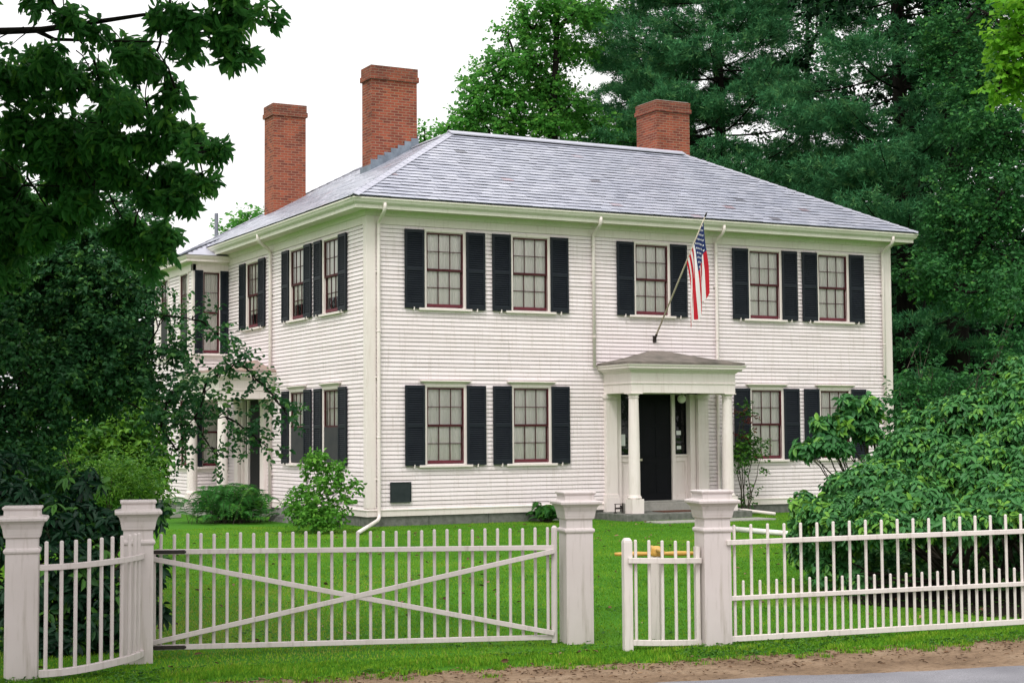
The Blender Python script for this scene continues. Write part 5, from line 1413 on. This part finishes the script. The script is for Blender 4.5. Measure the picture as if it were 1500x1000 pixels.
DK = [cl(px, py, d, rh, rv, n) for px, py, d, rh, rv, n in [
    (1440, 190, 45, 1.3, 1.0, 230), (1470, 280, 44, 1.4, 1.1, 260), (1400, 260, 46, .8, .7, 90), (1440, 350, 44, 1.3, .8, 220), (1380, 320, 45, .9, .6, 110), (1500, 200, 45, 1.6, 1.3, 230), (1420, 120, 46, 1.2, .9, 170), (1390, 60, 47, 1.2, .9, 150), (1460, 100, 46, 1.2, .9, 150), (1500, 390, 43, 1.6, .9, 200), (1400, 395, 45, 1.0, .5, 90), (1590, 300, 44, 1.8, 1.8, 220), (1590, 100, 46, 2, 1.8, 200), (1345, 400, 43, .8, .5, 110), (1390, 425, 43, .9, .35, 90), (1450, 430, 42, 1.0, .4, 110), (1500, 440, 41, 1.1, .4, 110), (1360, 350, 46, .6, .4, 50), (1430, 10, 47, 1.4, 1.2, 150)]]
tree('oak_tree', 'dark oak hanging its foliage over the right edge beside the roof end', 'tree', base_at(1530, 45), at(1510, 0, 45.5), 0.38, DK, far(0.125, 0.085, m=8, tl=0.4, mul=1.9, k=12), M['leaf_dark'], limb_r=0.08, group=None)
LM = [cl(px, py, d, rh, rv, n) for px, py, d, rh, rv, n in [(1480, 20, 33, .55, .4, 60), (1500, 70, 33, .6, .4, 90), (1478, 105, 33, .4, .25, 40), (1460, 135, 33, .22, .14, 16), (1505, 130, 33, .5, .3, 50), (1560, 60, 33, .9, .8, 120), (1470, 60, 33, .3, .2, 24), (1620, 160, 33.5, 1.0, .9, 110), (1530, -40, 33, .8, .5, 70)]]
tree('lime_tree', 'bright yellow green tree peeking in at the upper right corner', 'tree', base_at(1640, 34), at(1630, -60, 34), 0.2, LM, far(0.16, 0.12, m=7, tl=0.4, rm=0.6), M['leaf_bright'], limb_r=0.05)
LO = [cl(px, py, d, rh, rv, n) for px, py, d, rh, rv, n in [(1120, 40, 66, 1.4, .9, 110), (1160, 90, 66, 1.4, 1.0, 110), (1110, 130, 66, 1.2, .9, 80), (1200, 40, 66, 1.6, 1.0, 110), (1180, 170, 66, 1.2, .9, 80), (1260, 70, 66, 1.6, 1.0, 110), (1300, 20, 67, 1.6, 1.2, 120), (1140, 210, 66, 1.4, .9, 120), (1220, 250, 65, 1.6, 1.0, 160), (1120, 250, 66, 1.4, .8, 120), (1240, 140, 66, 1.2, .9, 70), (1300, 300, 64, 1.6, 1.1, 160), (1180, 290, 64, 1.4, .7, 120), (1090, 0, 66, 1.3, .9, 80), (1230, -40, 66, 2.2, 1.2, 120)]]
tree('loose_tree', 'thin crowned tree showing sky between its branches behind the pines', 'tree', base_at(1185, 67), at(1185, -40, 67), 0.3, LO, lambda lv, c: far(0.2, 0.13, m=6, tl=0.6)(lv, [(a_, b_*0.8, c_*0.75, int(n_*0.7)) for a_, b_, c_, n_ in c]), M['leaf_dark'], limb_r=0.07, twigN=150)
tree('distant_tree', 'small distant tree top showing over the bay roof left of the slim chimney', 'tree', base_at(360, 72), at(360, 335, 72), 0.2,
     [cl(358, 330, 72, .8, .5, 80), cl(378, 322, 72, .4, .3, 30), cl(340, 345, 72, .8, .4, 60), cl(375, 345, 72, .9, .5, 60)], far(0.22, 0.14), M['leaf_maple'], limb_r=0.06)
tree('garden_tree', 'young tree top showing between the widest chimney and the ridge', 'tree', base_at(622, 70), at(622, 190, 70), 0.16,
     [cl(621, 198, 70, .35, .35, 26), cl(626, 212, 70, .5, .4, 40), cl(600, 225, 70, .8, .5, 40), cl(640, 215, 70, .5, .3, 30)], far(0.2, 0.14), M['leaf_maple'], limb_r=0.05)
# trunks in the dark of the wood
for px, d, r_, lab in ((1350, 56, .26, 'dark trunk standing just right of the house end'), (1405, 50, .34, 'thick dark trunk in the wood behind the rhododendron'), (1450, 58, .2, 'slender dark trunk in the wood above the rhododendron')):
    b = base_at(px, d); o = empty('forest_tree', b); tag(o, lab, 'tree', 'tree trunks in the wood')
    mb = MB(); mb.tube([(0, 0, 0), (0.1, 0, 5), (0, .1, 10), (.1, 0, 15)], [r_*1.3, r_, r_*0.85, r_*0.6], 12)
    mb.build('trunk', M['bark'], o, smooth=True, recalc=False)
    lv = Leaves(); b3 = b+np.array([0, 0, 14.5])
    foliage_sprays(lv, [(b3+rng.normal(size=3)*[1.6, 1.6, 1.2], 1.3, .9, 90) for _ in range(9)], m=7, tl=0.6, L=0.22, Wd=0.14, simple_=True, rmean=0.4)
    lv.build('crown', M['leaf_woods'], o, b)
# far wood as one mass
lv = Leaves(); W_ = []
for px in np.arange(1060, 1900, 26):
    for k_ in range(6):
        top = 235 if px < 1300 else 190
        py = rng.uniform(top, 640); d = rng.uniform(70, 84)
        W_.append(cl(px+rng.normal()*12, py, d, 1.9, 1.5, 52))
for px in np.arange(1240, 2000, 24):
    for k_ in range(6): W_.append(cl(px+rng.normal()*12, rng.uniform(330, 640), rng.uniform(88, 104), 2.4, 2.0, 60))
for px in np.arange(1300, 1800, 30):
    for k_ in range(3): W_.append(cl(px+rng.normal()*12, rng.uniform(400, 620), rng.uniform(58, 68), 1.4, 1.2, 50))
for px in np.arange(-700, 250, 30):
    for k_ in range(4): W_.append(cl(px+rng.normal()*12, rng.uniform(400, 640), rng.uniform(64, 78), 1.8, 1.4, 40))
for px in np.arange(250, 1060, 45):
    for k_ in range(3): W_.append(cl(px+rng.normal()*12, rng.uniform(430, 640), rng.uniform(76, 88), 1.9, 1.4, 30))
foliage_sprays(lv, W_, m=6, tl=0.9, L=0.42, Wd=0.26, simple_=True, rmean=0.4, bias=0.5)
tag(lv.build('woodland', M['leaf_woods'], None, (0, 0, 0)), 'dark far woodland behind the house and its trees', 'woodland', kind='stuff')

# ------------------------------------------------------------------ grass
def blades(n, xs, hmin, hmax, w, mean=0.5):
    P = xs; k = len(P); az = rng.uniform(0, 6.28, k); h = rng.uniform(hmin, hmax, k)
    lean = rng.uniform(0.0, 0.7, k)
    hd = np.stack([np.cos(az), np.sin(az), 0*az], 1); s = np.stack([-np.sin(az), np.cos(az), 0*az], 1)
    tip = P+hd*(h*lean)[:, None]+UPV*(h*np.sqrt(1-0.6*lean**2))[:, None]
    mid = P+hd*(h*lean*0.3)[:, None]+UPV*(h*0.55)[:, None]
    ww = (w*rng.uniform(0.7, 1.3, k))[:, None]
    V = np.stack([P-s*ww*0.5, P+s*ww*0.5, mid+s*ww*0.4, tip, mid-s*ww*0.4], 1).reshape(-1, 3)
    return V, k
def grass_obj(name, lab, P, hmin, hmax, w, r):
    V, k = blades(0, P, hmin, hmax, w)
    b = np.arange(k)[:, None]*5
    F = (b+np.array([[0, 1, 2, 4]])); T3 = b+np.array([[4, 2, 3, 3]])
    me_F = np.concatenate([F, ], 0)
    # two faces per blade: a quad and a triangle; written as loops of 4 and 3
    me = bpy.data.meshes.new(name)
    me.vertices.add(len(V)); me.vertices.foreach_set('co', V.astype(np.float32).ravel())
    loops = np.concatenate([b+np.array([[0, 1, 2, 4]]), b+np.array([[4, 2, 3]])], 1).ravel().astype(np.int32)
    me.loops.add(len(loops)); me.loops.foreach_set('vertex_index', loops)
    st = (np.arange(k)[:, None]*7+np.array([[0, 4]])).ravel().astype(np.int32)
    me.polygons.add(2*k); me.polygons.foreach_set('loop_start', st); me.update(calc_edges=True)
    a = me.attributes.new('rnd', 'FLOAT', 'FACE'); a.data.foreach_set('value', np.repeat(np.clip(r, 0, 1), 2).astype(np.float32))
    me.materials.append(M['grass']); o = bpy.data.objects.new(name, me); link(o)
    return tag(o, lab, 'grass', kind='stuff')
def patch(P):   # slow variation of colour and vigour
    x, y = P[:, 0], P[:, 1]
    return 0.5+0.5*np.sin(x*0.55+1.3*np.sin(y*0.4+0.7))*np.sin(y*0.62+1.1*np.sin(x*0.33))
def yellow(P):  # worn, yellower turf just inside the gate
    x, y = P[:, 0], P[:, 1]
    return np.exp(-(((x+8.2)/2.6)**2+((y+14.2)/3.2)**2))
n = 800000
X = rng.uniform(-15, 18, n); Y = rng.uniform(-20.6, 1.5, n)
dist = np.hypot(X-CAM[0], Y-CAM[1])
keep = rng.random(n) < np.clip(1.15-(dist-13)/34, 0.35, 1)
X, Y = X[keep], Y[keep]
sfence = -((X-RO[0])*RDN[0]+(Y-RO[1])*RDN[1]); tf = (X-RO[0])*RDX[0]+(Y-RO[1])*RDX[1]
ok = (sfence < 0.25)
ok &= ~((X > -0.02) & (Y > -0.02)) & ~((X > 5.6) & (X < 9.2) & (Y > -1.4)) & ~((X > -1.7) & (Y > 5.6)) & ~((X > 5.75) & (X < 8.95) & (Y > -2.65) & (Y < -1.85))
ok &= ((X-bc[0])**2+(Y-bc[1])**2) > (1.65+0.5*rng.random(len(X)))**2
X, Y = X[ok], Y[ok]
P = np.stack([X, Y, gz(X, Y)-0.004], 1)
r = 0.47+0.34*(patch(P)-0.5)+0.16*(patch(P*2.7+5)-0.5)+0.16*np.sin(P[:, 0]*3.1+2*np.sin(P[:, 1]*2.3))*np.sin(P[:, 1]*3.7+P[:, 0])+0.95*yellow(P)*rng.random(len(P))+rng.normal(size=len(P))*0.2
grass_obj('lawn_grass', 'short mown green grass of the front lawn', P, 0.012, 0.036, 0.009, r)
# rough grass along the fence and verge
n = 150000
t = rng.uniform(-14, 16, n); sg = np.array([s_grass(a_) for a_ in np.linspace(-14, 16, 1500)])
edge = np.interp(t, np.linspace(-14, 16, 1500), sg)
q = rng.random(n); s = -0.25+(edge+0.42)*q
cl_ = np.sin(t*5.1+np.sin(s*9)*1.2)*np.sin(t*2.3+s*4)+0.6*np.sin(t*13+s*17)
ok = rng.random(n) < np.clip(1.0-1.15*np.clip((s-edge+0.30)/0.38, 0, 1)+0.38*cl_, 0.0, 1)*np.clip((edge+0.16-s)/0.15, 0, 1)
t, s, edge, cl_ = t[ok], s[ok], edge[ok], cl_[ok]
XY = RO+RDX*t[:, None]-RDN*s[:, None]
P = np.column_stack([XY, gz(XY[:, 0], XY[:, 1])-0.004])
r = 0.40+0.18*cl_+rng.normal(size=len(P))*0.18+0.25*(rng.random(len(P)) < 0.06)
hv = np.clip(0.5+0.5*cl_, 0.15, 1.1)*np.where(s < 0.08, 0.55, 1.0)*np.clip(1.2-(s-edge+0.2)/0.3, 0.4, 1)
grass_obj('verge_grass', 'rough uneven grass along the foot of the fence', P, 0.018+0*hv, 0.02+0.06*hv, 0.009, r)
n = 260
tt = rng.uniform(-9, 12, n); se = np.interp(tt, np.linspace(-14, 16, 1500), sg)+np.abs(rng.normal(size=n))*0.16
k_ = rng.integers(8, 60, n)
T_ = np.repeat(tt, k_)+rng.normal(size=k_.sum())*np.repeat(rng.uniform(0.015, 0.07, n), k_); S_ = np.repeat(se, k_)+rng.normal(size=k_.sum())*0.03
XY = RO+RDX*T_[:, None]-RDN*S_[:, None]
P = np.column_stack([XY, gz(XY[:, 0], XY[:, 1])+0.002])
grass_obj('stray_grass', 'stray grass tufts rooted along the edge of the dirt', P, 0.015, 0.055, 0.009, 0.5+rng.normal(size=len(P))*0.25)
lv = Leaves(); n = 9000
t = np.concatenate([rng.uniform(-14, 14, n), rng.uniform(-13, 12, n)]); s = np.concatenate([rng.uniform(-0.15, 0.62, n), -rng.uniform(0.1, 1.0, n)**1.6*9])
kk = (np.sin(t*2.1+np.sin(s*3.3)*1.7)+np.sin(t*0.83-s*1.9+1)) > 0.35
t, s = t[kk], s[kk]; n = len(t)
XY = RO+RDX*t[:, None]-RDN*s[:, None]
ok = ~((XY[:, 0] > -0.1) & (XY[:, 1] > -0.1))
XY = XY[ok]; n = len(XY)
P = np.column_stack([XY, gz(XY[:, 0], XY[:, 1])+rng.uniform(0.008, 0.035, n)])
az = rng.uniform(0, 6.28, (n, 3)); P3 = np.repeat(P, 3, 0); az = az.ravel()
lv.add(P3, np.column_stack([np.cos(az), np.sin(az), 0.25+rng.normal(size=3*n)*0.2]), UPV+rng.normal(size=(3*n, 3))*0.35, rng.uniform(0.014, 0.036, 3*n), rng.uniform(0.012, 0.024, 3*n), np.repeat(rng.random(n), 3)*0.8+0.1)
tag(lv.build('clover', M['leaf_shrub'], None, (0, 0, 0)), 'patches of clover and small weeds in the grass', 'clover', kind='stuff')
# leaf litter and small stones on the dirt shoulder
n = 4200
t = rng.uniform(-9, 13, n); s = np.interp(t, np.linspace(-14, 16, 1500), sg)+rng.uniform(-0.1, 1.0, n)**1.0*rng.uniform(0.2, 1.2, n)
XY = RO+RDX*t[:, None]-RDN*s[:, None]; P = np.column_stack([XY, gz(XY[:, 0], XY[:, 1])+0.016])
lv = Leaves(); az = rng.uniform(0, 6.28, n)
lv.add(P, np.column_stack([np.cos(az), np.sin(az), rng.normal(size=n)*0.15]), UPV+rng.normal(size=(n, 3))*0.3, rng.uniform(0.015, 0.06, n), rng.uniform(0.006, 0.02, n), rng.random(n))
XL = rng.uniform(-11, 6, 420); YL = rng.uniform(-19.5, -1.0, 420); az2 = rng.uniform(0, 6.28, 420)
lv.add(np.column_stack([XL, YL, gz(XL, YL)+0.03]), np.column_stack([np.cos(az2), np.sin(az2), rng.normal(size=420)*0.2]), UPV+rng.normal(size=(420, 3))*0.4, rng.uniform(0.05, 0.10, 420), rng.uniform(0.025, 0.05, 420), rng.random(420))
M['litter'] = leafmat('dry_leaf_litter', [(0, (0.05, 0.028, 0.018)), (0.6, (0.14, 0.08, 0.045)), (1, (0.30, 0.20, 0.12))], 0.05, 0.8, 0.2)
tag(lv.build('leaf_litter', M['litter'], None, (0, 0, 0)), 'dry leaf litter scattered over the dirt shoulder and lawn', 'litter', kind='stuff')

# ------------------------------------------------------------------ light
SUN_EL, SUN_AZ = R_(56), R_(226)      # azimuth measured clockwise from +Y
wd_ = bpy.data.worlds.new('World'); sc.world = wd_; wd_.use_nodes = True
nt = wd_.node_tree; nt.nodes.clear()
out = nt.nodes.new('ShaderNodeOutputWorld')
sky = nt.nodes.new('ShaderNodeTexSky'); sky.sky_type = 'NISHITA'; sky.sun_disc = False
sky.sun_elevation = SUN_EL; sky.sun_rotation = SUN_AZ
sky.air_density = 1.0; sky.dust_density = 4.0; sky.ozone_density = 1.0
hs = nt.nodes.new('ShaderNodeHueSaturation'); hs.inputs['Saturation'].default_value = 0.18
nt.links.new(sky.outputs[0], hs.inputs['Color'])
bg1 = nt.nodes.new('ShaderNodeBackground'); bg1.inputs['Strength'].default_value = 0.06
nt.links.new(hs.outputs[0], bg1.inputs['Color'])
# the cloud deck: an even pale overcast, a little brighter overhead
tcw = nt.nodes.new('ShaderNodeTexCoord'); sx = nt.nodes.new('ShaderNodeSeparateXYZ'); nt.links.new(tcw.outputs['Generated'], sx.inputs[0])
rw = nt.nodes.new('ShaderNodeMapRange'); rw.inputs['From Min'].default_value = 0.0; rw.inputs['From Max'].default_value = 1.0
rw.inputs['To Min'].default_value = 0.82; rw.inputs['To Max'].default_value = 1.38
nt.links.new(sx.outputs['Z'], rw.inputs['Value'])
bg2 = nt.nodes.new('ShaderNodeBackground'); bg2.inputs['Color'].default_value = (1.0, 0.985, 0.975, 1)
nt.links.new(rw.outputs[0], bg2.inputs['Strength'])
ad = nt.nodes.new('ShaderNodeAddShader'); nt.links.new(bg1.outputs[0], ad.inputs[0]); nt.links.new(bg2.outputs[0], ad.inputs[1])
nt.links.new(ad.outputs[0], out.inputs['Surface'])
sl = bpy.data.lights.new('sun', 'SUN'); sl.energy = 1.5; sl.angle = R_(12); sl.color = (1.0, 0.975, 0.955)
so_ = bpy.data.objects.new('sun', sl); link(so_)
sdir = Vector((math.sin(SUN_AZ)*math.cos(SUN_EL), math.cos(SUN_AZ)*math.cos(SUN_EL), math.sin(SUN_EL)))
so_.rotation_euler = sdir.to_track_quat('Z', 'Y').to_euler()
so_.location = (-10, -25, 25)
sc.view_settings.view_transform = 'Standard'; sc.view_settings.look = 'None'; sc.view_settings.gamma = 1.0; sc.view_settings.exposure = 0.14
sc.cycles.max_bounces = 6; sc.cycles.diffuse_bounces = 3; sc.cycles.glossy_bounces = 2; sc.cycles.transmission_bounces = 4; sc.cycles.transparent_max_bounces = 6
sc.cycles.use_denoising = True
